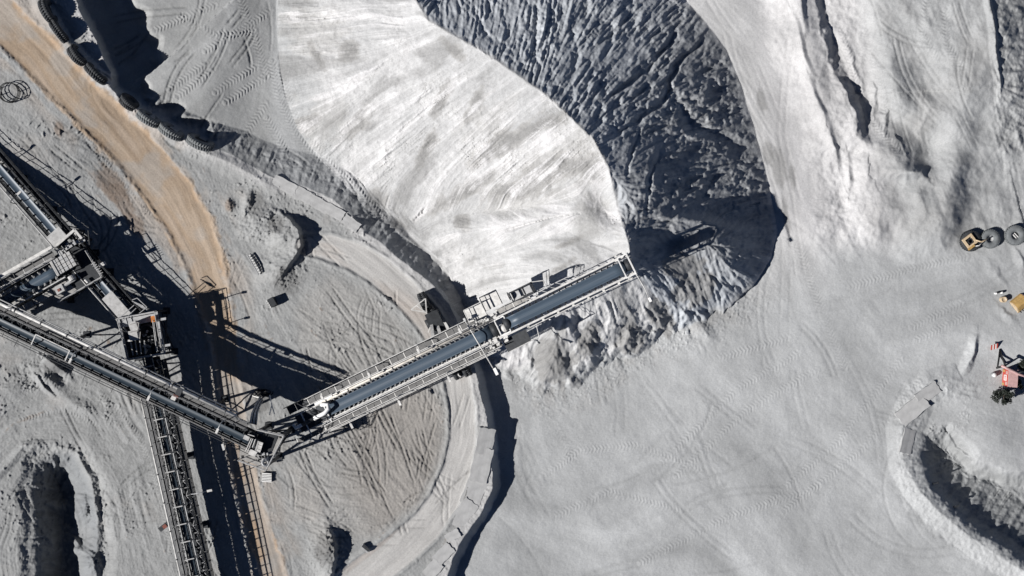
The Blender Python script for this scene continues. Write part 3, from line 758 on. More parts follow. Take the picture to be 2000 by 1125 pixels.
def truss(L, root, t0, t1, x, depth, m, name='truss', bay=2.2, ytop=-.1, w=.13):
    """a lattice side: two chords and the zigzag between"""
    mb = MB()
    chords(mb, L, t0, t1, x, ytop, w * 1.3, w * 1.5); chords(mb, L, t0, t1, x, ytop - depth, w * 1.2, w * 1.2)
    N = max(1, round((t1 - t0) / bay)); b = (t1 - t0) / N
    for i in range(N + 1):
        mb.beam(L(t0 + i * b, x, ytop), L(t0 + i * b, x, ytop - depth), w * .7)
        if i < N: mb.beam(L(t0 + i * b, x, ytop if i % 2 else ytop - depth), L(t0 + (i + 1) * b, x, ytop - depth if i % 2 else ytop), w * .7)
    return mb.build(name, m, root)
def crossing(L, root, t0, t1, x0, x1, y, m, step=2.2, w=.1, name='cross_brace', zig=True):
    mb = MB(); N = max(1, round((t1 - t0) / step)); b = (t1 - t0) / N
    for i in range(N + 1):
        mb.beam(L(t0 + i * b, x0, y), L(t0 + i * b, x1, y), w)
        if zig and i < N: mb.beam(L(t0 + i * b, x0 if i % 2 else x1, y), L(t0 + (i + 1) * b, x1 if i % 2 else x0, y), w * .8)
    return mb.build(name, m, root)
def walkway(L, root, t0, t1, x0, x1, y=0.0, rails=(1, 1), m=GRATE, rm=WHITE, step=1.5, h=1.05, panel=True):
    """grating deck in panels with its handrails"""
    mb = MB(); N = max(1, round((t1 - t0) / step)); b = (t1 - t0) / N
    for i in range(N):
        mb.box(L(t0 + (i + .5) * b, (x0 + x1) / 2, y), L.a * (b / 2 - .03), L.s * (x1 - x0) / 2, L.n * .03)
    d = mb.build('walkway_deck', m, root)
    first = MB().beam(L(t0, x0 - .05, y - .04), L(t0, x1 + .05, y - .04), .10, .19, L.n).build('deck_joist', rm, d)
    for i in range(2, N + 1, 2): twin(first, d).location = L.a * (i * b)
    for on, x in zip(rails, (x0, x1)):
        if not on: continue
        r = MB()
        for i in range(N + 1): r.beam(L(t0 + i * b, x, y), L(t0 + i * b, x, y + h), .06)
        r.tube([L(t0, x, y + h), L(t1, x, y + h)], .05, 6); r.tube([L(t0, x, y + h * .55), L(t1, x, y + h * .55)], .035, 6)
        r.beam(L(t0, x, y + .1), L(t1, x, y + .1), .03, .16, L.n)
        r.build('handrail', rm, root)
    return d
def trestle(L, root, t, half, ytop, m, spread=.35, name='trestle', foot=None, w=.22):
    """portal leg frame from the conveyor down to the ground"""
    mb = MB(); tops = []; feet = []
    for sg in (-1, 1):
        a = L(t, sg * half, ytop); d = L(t, sg * (half + spread), ytop)
        z = foot if foot is not None else ground_z(d.x, d.y) - .1
        f = Vector((d.x, d.y, z)); tops.append(a); feet.append(f)
        mb.beam(a, f, w, w, L.a)
        mb.box(f + Vector((0, 0, .12)), (.4, 0, 0), (0, .4, 0), (0, 0, .12))
    n = max(1, int((tops[0].z - feet[0].z) / 3))
    for i in range(n):
        f0, f1 = i / n, (i + 1) / n
        a0, a1 = tops[0].lerp(feet[0], f0), tops[0].lerp(feet[0], f1); b0, b1 = tops[1].lerp(feet[1], f0), tops[1].lerp(feet[1], f1)
        mb.beam(a0, b0, w * .7); mb.beam(a0, b1, w * .55); mb.beam(b0, a1, w * .55)
    return mb.build(name, m, root)
def ground_z(x, y):
    z = 2.0
    for _ in range(3):
        k = S / (1 - z / H)
        z = zt(x * k + 1000, 562.5 - y * k)
    return z
def lamp(L, root, t, x, reach, y=0.0, h=2.6, m=WHITE):
    """post on the handrail with an arm that carries a lamp head"""
    sg = 1 if reach > 0 else -1
    p = MB().tube([L(t, x, y), L(t, x, y + h * .8), L(t, x + reach * .25, y + h), L(t, x + reach * .8, y + h)], .055, 6).build('lamp_post', m, root, True)
    MB().box(L(t, x + reach, y + h - .02), L.s * .30, L.a * .13, L.n * .08).build('lamp_head', WHITE, p)
def pulley(L, root, t, w, r=.38, y=-.1, m=DARK):
    MB().tube([L(t, -w / 2, y), L(t, w / 2, y)], r, 18).build('pulley', m, root, True)
def pipe(L, root, t0, t1, x, y, r, m, name='pipe', clamps=3.4):
    p = MB().tube([L(t0, x, y), L(t1, x, y)], r, 10).build(name, m, root, True)
    t = t0 + .8
    first = MB().tube([L(t - .07, x, y), L(t + .07, x, y)], r * 1.22, 10).build('pipe_clamp', DARK, p)
    k = 1
    while t + k * clamps < t1:
        twin(first, p).location = L.a * (k * clamps); k += 1

# --- A: the long conveyor from the left edge to the transfer head
A = Line(W(-90, 585, 7.5), W(497, 865, 10.1))
rA = thing('belt_conveyor', 'long blue-grey belt conveyor slanting down from the left edge, crossing over the other conveyor', 'conveyor', G(220, 735), 'belt conveyors')
belt(A, rA, 0, A.len + .3, .80, .12, .12, m_=BELTD)
idlers(A, rA, .4, A.len - 1, .80, 1.2)
pulley(A, rA, A.len + .2, 1.1)
truss(A, rA, 0, A.len, -.95, 1.5, DARK, bay=1.6)
truss(A, rA, 0, A.len, .78, 1.5, DARK, bay=1.6)
crossing(A, rA, 0, A.len, -1.0, .8, -1.55, DARK, 1.6, .12, 'floor_lattice')
crossing(A, rA, .5, A.len - .5, -1.0, -.52, .0, DARK, .8, .06, 'side_lattice')
mb = MB(); chords(mb, A, 0, A.len, .86, .30, .14, .22); chords(mb, A, 0, A.len, .60, .26, .07, .10); mb.build('stringer', GRATE, rA)
walkway(A, rA, 0, A.len - 1.5, -1.85, -1.12, .0, (1, 1), GRATE, STEEL, 1.5)
pipe(A, rA, 0, A.len - 3, -2.05, .95, .19, WHITE, 'water_pipe')
pipe(A, rA, 0, A.len - 3, -2.42, .75, .10, PALEST, 'cable_conduit')
mb = MB()
for xx in (1.12, 1.38): mb.tube([A(0, xx, .35), A(A.len, xx, .35)], .04, 6)
tt = 0
while tt < A.len: mb.beam(A(tt, .78, .25), A(tt, 1.9 if int(tt) % 3 == 0 else 1.45, .33), .05); tt += 1.8
mb.build('side_rail', DARK, rA)
for tt in (6, 16.5, 26.5, 35.2): lamp(A, rA, tt, -1.1, 1.2, .2, 2.3, GALV)
for tt in (3.5, 14, 22.5, 32.5): trestle(A, rA, tt, .95, -1.6, DARK, .8)
MB().box(A(A.len / 2, 0, -1.62), A.a * A.len / 2, A.s * 1.0, A.n * .04).build('floor_plate', DARK, rA)
MB().box(A(A.len / 2, 0, -.1), A.a * A.len / 2, A.s * .8, A.n * .03).build('deck_plate', DARK, rA)
gt = MB()
for tt, in ((11.0,), (15.4,)):
    for xx in (-.62, .62): gt.beam(A(tt, xx, .1), A(tt, xx, 1.0), .09)
    gt.beam(A(tt, -.62, 1.0), A(tt, .62, 1.0), .12)
gt.beam(A(11, -.62, 1.0), A(15.4, -.62, 1.0), .10); gt.build('guard_frame', WHITE, rA)
sgn = MB().box(A(28.6, -.75, .55), A.a * .28, A.s * .22, A.n * .16).build('control_box', WHITE, rA)
MB().box(A(28.75, -1.08, .62), A.a * .3, A.s * .12, A.n * .14).build('red_lid', RUST, sgn)
MB().box(A(29.0, -1.75, 1.15), A.a * .32, A.s * .42, A.n * .04).build('cover_plate', DARK, rA)

# --- D: the low conveyor under the first transfer house
D = Line(W(-70, 250, 3.6), W(272, 640, 5.2))
rD = thing('belt_conveyor', 'low blue-grey conveyor entering at the upper left edge, running under the panelled transfer house', 'conveyor', G(90, 430), 'belt conveyors')
belt(D, rD, 0, D.len, .92, .14, .12)
idlers(D, rD, .4, D.len - 1, .92, 1.2)
mb = MB(); chords(mb, D, 0, D.len, .92, .1, .2, .3); chords(mb, D, 0, D.len, -.92, .1, .2, .3); mb.build('stringer', DARK, rD)
walkway(D, rD, 0, D.len - 1, -1.6, -1.05, -.3, (1, 0), DARK, DARK, 1.5)
truss(D, rD, 0, D.len, -.95, .9, DARK, bay=1.5); truss(D, rD, 0, D.len, .95, .9, DARK, bay=1.5)
mb = MB(); mb.tube([D(0, 1.28, .5), D(D.len, 1.28, .5)], .07, 8); mb.tube([D(0, 1.28, .2), D(D.len, 1.28, .2)], .05, 8); mb.build('pipe', PALEST, rD)
for tt in (4, 9, 14, 19, 24): trestle(D, rD, tt, 1.0, -1.0, DARK, .15, w=.16)
for tt in (5.5, 11.2): lamp(D, rD, tt, 1.2, -1.6, .2, 2.2, DARK)
MB().box(D(D.len - 3.3, .15, .78), D.a * 2.0, D.s * .75, D.n * .05).build('cover_plate', PALEST, rD)
MB().box(D(17.5, .1, .72), D.a * .75, D.s * 1.0, D.n * .05).build('hood', PALEST, rD)

# --- C: the conveyor that leaves at the bottom edge
Cc = Line(W(292, 700, 5.5), W(401, 1190, 5.3))
rC = thing('belt_conveyor', 'belt conveyor with pale cross bars running down to the bottom edge', 'conveyor', G(350, 1000), 'belt conveyors')
belt(Cc, rC, -1.5, Cc.len, .95, .15, .12, m_=BELTD)
idlers(Cc, rC, .4, Cc.len, .95, 1.2)
truss(Cc, rC, 0, Cc.len, -.75, 1.3, DARK, bay=1.6); truss(Cc, rC, 0, Cc.len, .75, 1.3, DARK, bay=1.6)
crossing(Cc, rC, 0, Cc.len, -.8, .8, -1.35, DARK, 1.6, .12, 'floor_lattice')
crossing(Cc, rC, 0, Cc.len, .72, 1.25, .05, DARK, 1.1, .08, 'side_lattice')
crossing(Cc, rC, .4, Cc.len, -1.2, -.72, .05, GALV, .9, .07, 'outer_lattice')
crossing(Cc, rC, .6, Cc.len, -.5, .4, .62, DARK, 2.1, .05, 'belt_cover_lattice')
for i in range(int(Cc.len / 2.1)):
    t0 = .9 + i * 2.1
    mb = MB()
    for xx in (-.3, .72): mb.beam(Cc(t0, xx, .1), Cc(t0, xx, .95), .07)
    mb.beam(Cc(t0, -.3, .95), Cc(t0, .85, .95), .12, .08)
    mb.build('cross_bar', PALEST, rC)
mb = MB()
for xx in (.62, -.5): mb.tube([Cc(0, xx, .62), Cc(Cc.len, xx, .62)], .045, 6)
mb.build('guard_rail', PALEST, rC)
walkway(Cc, rC, 1, Cc.len, 1.0, 1.5, .0, (1, 1), GRATE, STEEL, 1.5)
MB().box(Cc(Cc.len / 2, 0, -1.4), Cc.a * Cc.len / 2, Cc.s * .85, Cc.n * .04).build('floor_plate', DARK, rC)
pipe(Cc, rC, 2.5, Cc.len, 1.72, .95, .11, WHITE, 'water_pipe')
walkway(Cc, rC, .5, Cc.len, -1.85, -1.3, -.1, (1, 1), GRATE, DARK, 1.1)
for tt in (4, 12.5, 21, 29): trestle(Cc, rC, tt, .8, -1.4, DARK, .5)
for tt in (16.5,): lamp(Cc, rC, tt, -1.8, -2.3, -.1, 2.3, GALV)
sb = MB().box(Cc(19.6, 2.35, .9), Cc.a * .3 + Cc.s * .62, Cc.s * -.12 + Cc.a * .25, Cc.n * .05).build('notice_board', DARK, rC)
MB().box(Cc(19.6, 2.25, .98), Cc.a * .1 + Cc.s * .22, Cc.s * -.1 + Cc.a * .2, Cc.n * .03).build('red_panel', RUST, sb)

# --- E: the short conveyor that feeds the panelled transfer house
E = Line(W(-80, 638, 4.7), W(120, 524, 6.0))
rE = thing('belt_conveyor', 'short wide blue-grey conveyor climbing into the panelled transfer house at the left edge', 'conveyor', G(40, 590), 'belt conveyors')
belt(E, rE, 5.6, E.len, 1.25, -.34, .35)
pulley(E, rE, 5.7, 1.3, .4, .1)
idlers(E, rE, 6.2, E.len - .6, 1.25, .8, PALEST)
mb = MB(); chords(mb, E, 0, E.len, -1.25, .2, .12, .12); chords(mb, E, 0, E.len, 1.15, .2, .14, .2); mb.build('stringer', PALEST, rE)
walkway(E, rE, 2, E.len, -2.3, -1.4, .0, (1, 1), GRATE, PALEST, 1.4)
mb = MB(); chords(mb, E, 4.3, E.len + .5, -2.62, .5, .34, .34); mb.build('box_girder', WHITE, rE)
mb = MB(); chords(mb, E, 1.0, 4.2, -2.62, .5, .26, .26); mb.build('lower_girder', GALV, rE)
truss(E, rE, 0, E.len, -1.3, 1.3, DARK, bay=1.4); truss(E, rE, 0, E.len, 1.2, 1.3, DARK, bay=1.4)
walkway(E, rE, 4, E.len - 1, 1.5, 2.2, -.2, (0, 0), DUST, DARK, 1.4)
for tt in (3, 8): trestle(E, rE, tt, 1.2, -1.4, DARK, .4)

# ------------------------------------------------------------------ transfer house 1: panelled roof, A-frame
def plate(mb, pts, th):
    """flat plate over a polygon of points"""
    n = len(pts); up = Vector((0, 0, th))
    pts = [Vector(p) for p in pts]
    ar = sum(pts[i].x * pts[(i + 1) % n].y - pts[(i + 1) % n].x * pts[i].y for i in range(n))
    if ar < 0: pts = pts[::-1]
    vs = [p for p in pts] + [p - up for p in pts]
    fs = [tuple(range(n)), tuple(range(n, 2 * n))[::-1]] + [(i, n + i, n + (i + 1) % n, (i + 1) % n) for i in range(n)]
    return mb.add(vs, fs)
def rail_round(root, pts, z=None, h=1.05, m=PALEST, closed=True, step=1.3, r=.05, name='handrail'):
    mb = MB(); pts = [Vector(p) for p in pts]
    n = len(pts) if closed else len(pts) - 1
    for i in range(n):
        p, q = pts[i], pts[(i + 1) % len(pts)]
        k = max(1, round((q - p).length / step))
        for j in range(k + 1):
            c = p.lerp(q, j / k); mb.beam(c, c + Vector((0, 0, h)), .06)
        for f in (1.0, .55): mb.tube([p + Vector((0, 0, h * f)), q + Vector((0, 0, h * f))], r * (1 if f == 1 else .75), 6)
    return mb.build(name, m, root)
def legs(root, pts, m, w=.26, name='leg'):
    for p in pts:
        p = Vector(p); z = ground_z(p.x, p.y) - .15
        mb = MB().beam(p, (p.x, p.y, z), w, w, (1, 0, 0))
        mb.box((p.x, p.y, z + .25), (.4, 0, 0), (0, .4, 0), (0, 0, .15))
        mb.build(name, m, root)
def braces(root, pts, m, w=.13, closed=True):
    mb = MB(); n = len(pts)
    for i in range(n if closed else n - 1):
        p, q = Vector(pts[i]), Vector(pts[(i + 1) % n])
        pz, qz = ground_z(p.x, p.y), ground_z(q.x, q.y)
        mb.beam(p, (q.x, q.y, qz), w); mb.beam(q, (p.x, p.y, pz), w); mb.beam((p.x, p.y, (p.z + pz) / 2), (q.x, q.y, (q.z + qz) / 2), w)
    mb.build('leg_bracing', m, root)

z1 = 5.2
h1 = thing('transfer_house', 'steel transfer house with a pale square-panelled roof and a white A-frame at its corner', 'transfer tower', G(150, 520), 'transfer towers')
deck = [W(100, 505, z1), W(138, 478, z1), W(172, 490, z1), W(203, 541, z1), W(118, 590, z1), W(92, 560, z1)]
plate(MB(), deck, .12).build('deck', DARK, h1)
plate(MB(), [W(118, 588, z1 + .06), W(84, 560, z1 + .06), W(120, 543, z1 + .06), W(150, 566, z1 + .06)], .05).build('lower_deck', DUST, h1)
rail_round(h1, [W(172, 490, z1), W(203, 541, z1), W(118, 590, z1)], m=PALEST, closed=False)
legs(h1, [W(140, 482, z1), W(170, 492, z1), W(198, 540, z1), W(120, 586, z1), W(104, 512, z1)], DARK)
braces(h1, [W(140, 482, z1), W(198, 540, z1), W(120, 586, z1), W(104, 512, z1)], DARK)
MB().box(W(160, 517, 3.9), (1.35, .85, 0), (-.75, 1.2, 0), (0, 0, 1.25)).build('bin', DARK, h1)  # solid box added below the deck to fill out the cast shadow
MB().box(W(128, 548, 3.9), (1.1, .7, 0), (-.5, .8, 0), (0, 0, 1.1)).build('bin', DARK, h1)  # second box added to make the house's shadow solid
# roof: four rows of five pale panels on a frame
ra, rb, rc = W(102, 509, 6.9), W(134.5, 490, 6.9), W(117.5, 536.5, 6.9)
ex, ey = rb - ra, rc - ra
mb = MB().box(ra + (ex + ey) / 2 + Vector((0, 0, -.12)), ex / 2 * 1.01, ey / 2 * 1.01, Vector((0, 0, .08)))
rf = mb.build('roof_frame', DARK, h1)
cols = [(0, .13), (.15, .30), (.34, .55), (.58, .77), (.80, 1.0)]
for c0, c1 in cols:
    for j in range(4):
        p = ra + ex * (c0 + c1) / 2 + ey * (j + .5) / 4
        MB().box(p, ex * (c1 - c0 - .015) / 2, ey * .112, Vector((0, 0, .04))).build('roof_panel', PALEST if (j + int(c0 * 9)) % 3 else GALV, rf)
mb = MB()
for f in (-.04, -.085, -.13): mb.tube([ra + ex * f + Vector((0, 0, .1)), ra + ex * f + ey * 1.02 + Vector((0, 0, .1))], .055, 6)
mb.build('roof_rail', WHITE, h1)
mb = MB()
for k in range(5): mb.beam(ra + ey * k / 4 + Vector((0, 0, -.2)), Vector((*(ra + ey * k / 4).xy, z1)), .1)
for k in range(5): mb.beam(rb + ey * k / 4 + Vector((0, 0, -.2)), Vector((*(rb + ey * k / 4).xy, z1)), .1)
mb.build('roof_post', DARK, h1)
# the A-frame and its ties
ap = W(146, 449, 5.3)
mb = MB(); mb.beam(W(108, 482, 5.3), ap, .30, .30); mb.beam(ap, W(160, 466, 5.3), .28, .28); mb.beam(W(146, 455, 5.2), W(150, 466, 5.2), .14)
mb.build('a_frame', WHITE, h1)
mb = MB()
for (a_, b_) in [((146, 449), (204, 520)), ((160, 466), (176, 486)), ((172, 450), (175, 482)), ((176, 486), (203, 520)), ((150, 470), (195, 560))]: mb.beam(W(*a_, 5.0), W(*b_, 5.0), .12)
mb.beam(ap, Vector((ap.x, ap.y, ground_z(ap.x, ap.y))), .25); q = W(160, 466, 5.3); mb.beam(q, Vector((q.x, q.y, ground_z(q.x, q.y))), .25)
mb.beam(ap, Vector((q.x, q.y, ground_z(q.x, q.y))), .16); mb.beam(q, Vector((ap.x, ap.y, ground_z(ap.x, ap.y))), .16)
mb.build('tie_bar', DARK, h1)
r_ = random.Random(4); mb = MB()
for k in range(26):
    u_ = r_.uniform(112, 162); v_ = 500 - (u_ - 112) * .62 + r_.uniform(-7, 5); zz = r_.uniform(4.7, 5.6)
    a_ = Vector((r_.uniform(.1, .45), 0, 0)); a_.rotate(Matrix.Rotation(math.radians(32) + r_.choice([0, 1.57]), 3, 'Z'))
    mb.box(W(u_, v_, zz), a_, a_.cross(Vector((0, 0, 1))) * r_.uniform(.15, .5), (0, 0, r_.uniform(.05, .2)))
mb.build('pipe_rack', GALV, h1)
# drive motor with gearbox on the lower deck
mo = MB(); mo.tube([W(122, 560, z1 + .5), W(146, 545, z1 + .5)], .22, 12); mo.box(W(118, 565, z1 + .45), (.45, .25, 0), (-.2, .4, 0), (0, 0, .4)); mo.tube([W(138, 539, z1 + .7), W(143, 547, z1 + .7)], .42, 14)
mt = mo.build('drive_motor', PALEST, h1, False)
MB().box(W(115, 566.5, z1 + .9), (.14, .08, 0), (-.08, .14, 0), (0, 0, .05)).build('red_coupling', RUST, mt)
MB().tube([W(166, 546, z1 + .4), W(172, 552, z1 + .4)], .16, 10).build('floodlight', WHITE, h1)
MB().box(W(200, 517, z1 + .2), (.35, .2, 0), (-.1, .2, 0), (0, 0, .12)).build('lamp_head', WHITE, h1)
mb = MB()
for k in range(6): mb.beam(W(178 + k * 3.2, 517 + k * 3.6, z1 + 1.05), W(186 + k * 3.0, 512 + k * 4.0, z1 + 1.05), .06)
mb.build('ladder_cage', PALEST, h1)

# ------------------------------------------------------------------ transfer house 2: hooded chute
z2 = 6.2
h2 = thing('transfer_house', 'open steel transfer house with pale hooded chute and railed gantry, above the crossing conveyor', 'transfer tower', G(285, 650), 'transfer towers')
dk = [W(232, 622, z2), W(306, 608, z2), W(322, 690, z2), W(250, 702, z2)]
mb = MB(); c4 = dk
for i in range(4): mb.beam(c4[i], c4[(i + 1) % 4], .22, .3)
mb.build('deck_beam', GALV, h2)
plate(MB(), [W(236, 624, z2), W(303, 612, z2), W(305, 626, z2), W(238, 640, z2)], .08).build('gantry_deck', GALV, h2)
plate(MB(), [W(304, 612, z2), W(311, 611, z2), W(321, 684, z2), W(311, 686, z2)], .08).build('side_deck', GRATE, h2)
plate(MB(), [W(236, 640, z2 - 1.2), W(304, 628, z2 - 1.2), W(314, 690, z2 - 1.2), W(250, 700, z2 - 1.2)], .1).build('lower_deck', DARK, h2)
rail_round(h2, [W(246, 668, z2), W(233, 622, z2), W(306, 608, z2), W(321, 686, z2)], closed=False, m=PALEST)
rail_round(h2, [W(303, 626, z2), W(311, 686, z2)], closed=False, m=PALEST)
legs(h2, dk, DARK); braces(h2, dk, DARK)
MB().box(W(284, 655, 3.6), (1.7, .35, 0), (-.4, 1.9, 0), (0, 0, 1.3)).build('bin', DARK, h2)  # box added under the house so its shadow falls as a block
hd = MB().box(W(262, 638, z2 + .8), (.42, .16, 0), (-.2, .55, 0), (0, 0, .35)); hd.box(W(262, 655, z2 + .6), (.5, .08, 0), (-.1, .55, 0), (0, 0, .4))
hd = hd.build('chute_hood', PALEST, h2)
mb = MB()
for (a_, b_) in [((252, 650), (270, 646)), ((254, 634), (270, 630)), ((271, 630), (269, 646)), ((274, 648), (273, 662))]: mb.beam(W(*a_, z2 + 1.25), W(*b_, z2 + 1.25), .09)
mb.build('hood_rib', DUST, hd)
MB().beam(W(249, 666, z2 + .9), W(273, 661, z2 + .9), .22, .12).build('white_beam', WHITE, h2)
MB().lathe([(.2, -.6), (1.05, -.5), (1.15, .5), (.95, .62), (.9, .2), (.2, .1)], W(290, 652, z2 - .6), (0, 0, 1), 20).build('chute', DARK, h2, True)
mb = MB(); r_ = random.Random(8)
for k in range(16):
    mb.box(W(r_.uniform(281, 298), r_.uniform(642, 690), z2 - .2), (r_.uniform(.05, .25), 0, 0), (.03, r_.uniform(.05, .16), 0), (0, 0, .08))
mb.build('machinery', PALEST, h2)
mb = MB()
for k in range(4): mb.beam(W(255 + k * 9, 665 + 0 * k, z2 + .3), W(260 + k * 8, 694 - k * 1, z2 + .3), .12)
mb.build('chute_rail', PALEST, h2)
MB().box(W(300, 623, z2 + .5), (.22, .05, 0), (-.05, .35, 0), (0, 0, .3)).build('winch', ORANGE_P, h2)
mb = MB()
for k in range(5): mb.tube([W(258 + k * 4.2, 588 + k * 3, z2 + .6), W(280 + k * 2, 603 + k * 2 - 6, z2 + .6)], .045, 6)
for (a_, b_) in [((258, 586), (268, 582)), ((268, 582), (287, 600)), ((287, 600), (272, 612)), ((232, 622), (262, 596)), ((238, 628), (266, 602))]: mb.tube([W(*a_, z2 + .7), W(*b_, z2 + .7)], .05, 6)
mb.build('stair_rail', GALV, h2)
for (u_, v_, du, dv) in [(306, 626, 22, -5), (318, 676, 16, -3)]:
    p = MB().tube([W(u_, v_, z2), W(u_, v_, z2 + 1.7), W(u_ + du * .5, v_ + dv * .5, z2 + 1.8)], .05, 6).build('lamp_post', DARK, h2)
    MB().box(W(u_ + du * .6, v_ + dv * .6, z2 + 1.8), (.3, .05, 0), (0, .14, 0), (0, 0, .07)).build('lamp_head', GALV, p)

# ------------------------------------------------------------------ transfer house 3: the head of conveyor A
z3 = 9.6
h3 = thing('transfer_house', 'railed discharge platform with pale roof panels where two long conveyors meet above the pallet', 'transfer tower', G(520, 870), 'transfer towers')
dk = [W(470, 866, z3), W(510, 838, z3), W(557, 850, z3), W(522, 916, z3), W(468, 896, z3)]
plate(MB(), dk, .12).build('deck', DUST, h3)
plate(MB(), [W(500, 846, z3 + .06), W(545, 848, z3 + .06), W(531, 882, z3 + .06), W(508, 884, z3 + .06)], .05).build('chute', DARK, h3)
rail_round(h3, [W(505, 838, z3), W(557, 850, z3), W(522, 917, z3), W(468, 897, z3)], closed=False, m=PALEST, r=.06)
pa, pb, pc = W(504, 861, z3 + .9), W(514, 865, z3 + .9), W(498, 880, z3 + .9)
ex, ey = pb - pa, pc - pa
fr3 = MB().box(pa + (ex + ey) / 2 + Vector((0, 0, -.3)), ex / 2, ey / 2, Vector((0, 0, .25))).build('hood', DARK, h3)
for j, (f0, f1) in enumerate([(0, .3), (.34, .72), (.76, 1.0)]):
    MB().box(pa + ex * .65 + ey * (f0 + f1) / 2, ex * .36, ey * (f1 - f0) / 2, Vector((0, 0, .04))).build('roof_panel', WHITE, fr3)
MB().box(pa + ex * .1 + ey * .5, ex * .14, ey * .5, Vector((0, 0, .04))).build('roof_panel', PALEST, fr3)
MB().box(W(495, 884, z3 + .6), (.38, -.16, 0), (.14, .28, 0), (0, 0, .4)).build('control_cabinet', WHITE, h3)
mb = MB()
for (a_, b_) in [((494, 857), (484, 882)), ((491, 856), (480, 881)), ((484, 848), (497, 852)), ((499, 858), (493, 874))]: mb.tube([W(*a_, z3 + 1.0), W(*b_, z3 + 1.0)], .06, 6)
mb.build('pipe', WHITE, h3)
mb = MB().box(W(482, 855, z3 + .9), (.3, -.14, 0), (.1, .22, 0), (0, 0, .2)); mb.build('belt_cleaner', PALEST, h3)
MB().lathe([(.34, -.22), (.46, -.2), (.46, .2), (.34, .22), (.2, .2), (.2, -.2)], W(518, 904, z3 + .5), (.4, .2, .85), 18, True).build('drive_wheel', GALV, h3, True)
MB().tube([W(512, 899, z3 + .4), W(524, 897, z3 + .4)], .25, 12).build('drive_motor', GALV, h3, True)
mb = MB(); r_ = random.Random(12)
for k in range(18): mb.box(W(r_.uniform(505, 530), r_.uniform(886, 900), z3 + .2), (r_.uniform(.05, .2), .05, 0), (-.04, r_.uniform(.05, .15), 0), (0, 0, .15))
mb.build('gearing', GALV, h3)
legs(h3, [W(478, 868, z3), W(500, 845, z3), W(548, 853, z3), W(522, 908, z3), W(474, 892, z3)], DARK, .3); braces(h3, [W(500, 845, z3), W(548, 853, z3), W(522, 908, z3), W(474, 892, z3)], DARK, .15)
p = MB().tube([W(440, 868, z3), W(436, 872, z3 + 1.2)], .05, 6).build('lamp_post', GALV, h3); MB().box(W(436, 873, z3 + 1.2), (.12, .05, 0), (-.1, .35, 0), (0, 0, .08)).build('lamp_head', WHITE, p)

# ------------------------------------------------------------------ the stacker boom: outer lower section, telescoping upper section, wheels
B = Line(W(588, 826.5, 5.6), W(1236, 513, 14.2))
def bt(u):            # distance along the boom under a photograph column
    lo, hi = 0.0, B.len
    for _ in range(40):
        m_ = (lo + hi) / 2; p = B(m_); k = S / (1 - p.z / H)
        if p.x * k + 1000 < u: lo = m_
        else: hi = m_
    return lo
rB = thing('stacker_boom', 'long pale stacker conveyor with walkways on both sides and a blue-grey belt, spanning the wall', 'stacker', G(868, 670))
t_in = bt(960)
belt(B, rB, 2.2, t_in, 1.34, .26, .15)
idlers(B, rB, 2.6, t_in - .3, 1.34, .62, GALV)
pulley(B, rB, 2.2, 1.5, .5, .15); pulley(B, rB, t_in + .4, 1.5, .45, .05)
chord = MB(); chords(chord, B, .5, t_in + 2, -1.02, .12, .2, .3); chords(chord, B, .5, t_in + 2, 1.02, .12, .16, .3); chord.build('stringer', WHITE, rB)
pipe(B, rB, 3.5, t_in + 1, -1.12, .62, .13, CREAM, 'dust_pipe', 3.0)
MB().tube([B(3.5, -1.36, .5), B(t_in + 1, -1.36, .5)], .08, 8).build('cable_conduit', WHITE, rB, True)
truss(B, rB, 0, t_in + 2, -1.05, 1.9, WHITE, bay=2.2, ytop=-.05, w=.16); truss(B, rB, 0, t_in + 2, 1.05, 1.9, WHITE, bay=2.2, ytop=-.05, w=.16)
crossing(B, rB, 0, t_in + 2, -1.1, 1.1, -1.98, DARK, 2.2, .14, 'floor_lattice')
walkway(B, rB, 2, t_in - 1.2, -2.35, -1.52, -.05, (1, 1), GRATE, WHITE, .95)
walkway(B, rB, 2.5, t_in + .5, 1.42, 2.02, -.05, (1, 1), GRATE, WHITE, .95)
mb = MB(); mb.tube([B(2.5, 2.22, .25), B(t_in, 2.22, .25)], .05, 6); mb.tube([B(2.5, 2.36, .0), B(t_in, 2.36, .0)], .05, 6); mb.build('cable_conduit', WHITE, rB)
mb = MB(); chords(mb, B, 2.5, t_in + 1, 1.22, .35, .09, .12); mb.build('belt_guard', GALV, rB)
r_ = random.Random(21)
for tt in (6.3, 12.7, 19.2): lamp(B, rB, tt, 2.02, .75, .2, 2.0, WHITE)
for tt in (4.6, 10.9, 17.4, 22.8): lamp(B, rB, tt, -2.3, .7, .2, 2.0, WHITE)
# lamp mast laid across the boom
tm = bt(940)
mb = MB().tube([B(tm - .6, -2.5, 1.3), B(tm - .1, 3.8, 1.25)], .075, 8); mst = mb.build('lamp_mast', WHITE, rB, True)
MB().box(B(tm, 4.3, 1.2), B.s * .42, B.a * .17, B.n * .1).build('lamp_head', WPAINT, mst)
MB().box(B(tm - .6, -2.5, 1.2), B.s * .2, B.a * .12, B.n * .2).build('mast_bracket', GALV, mst)
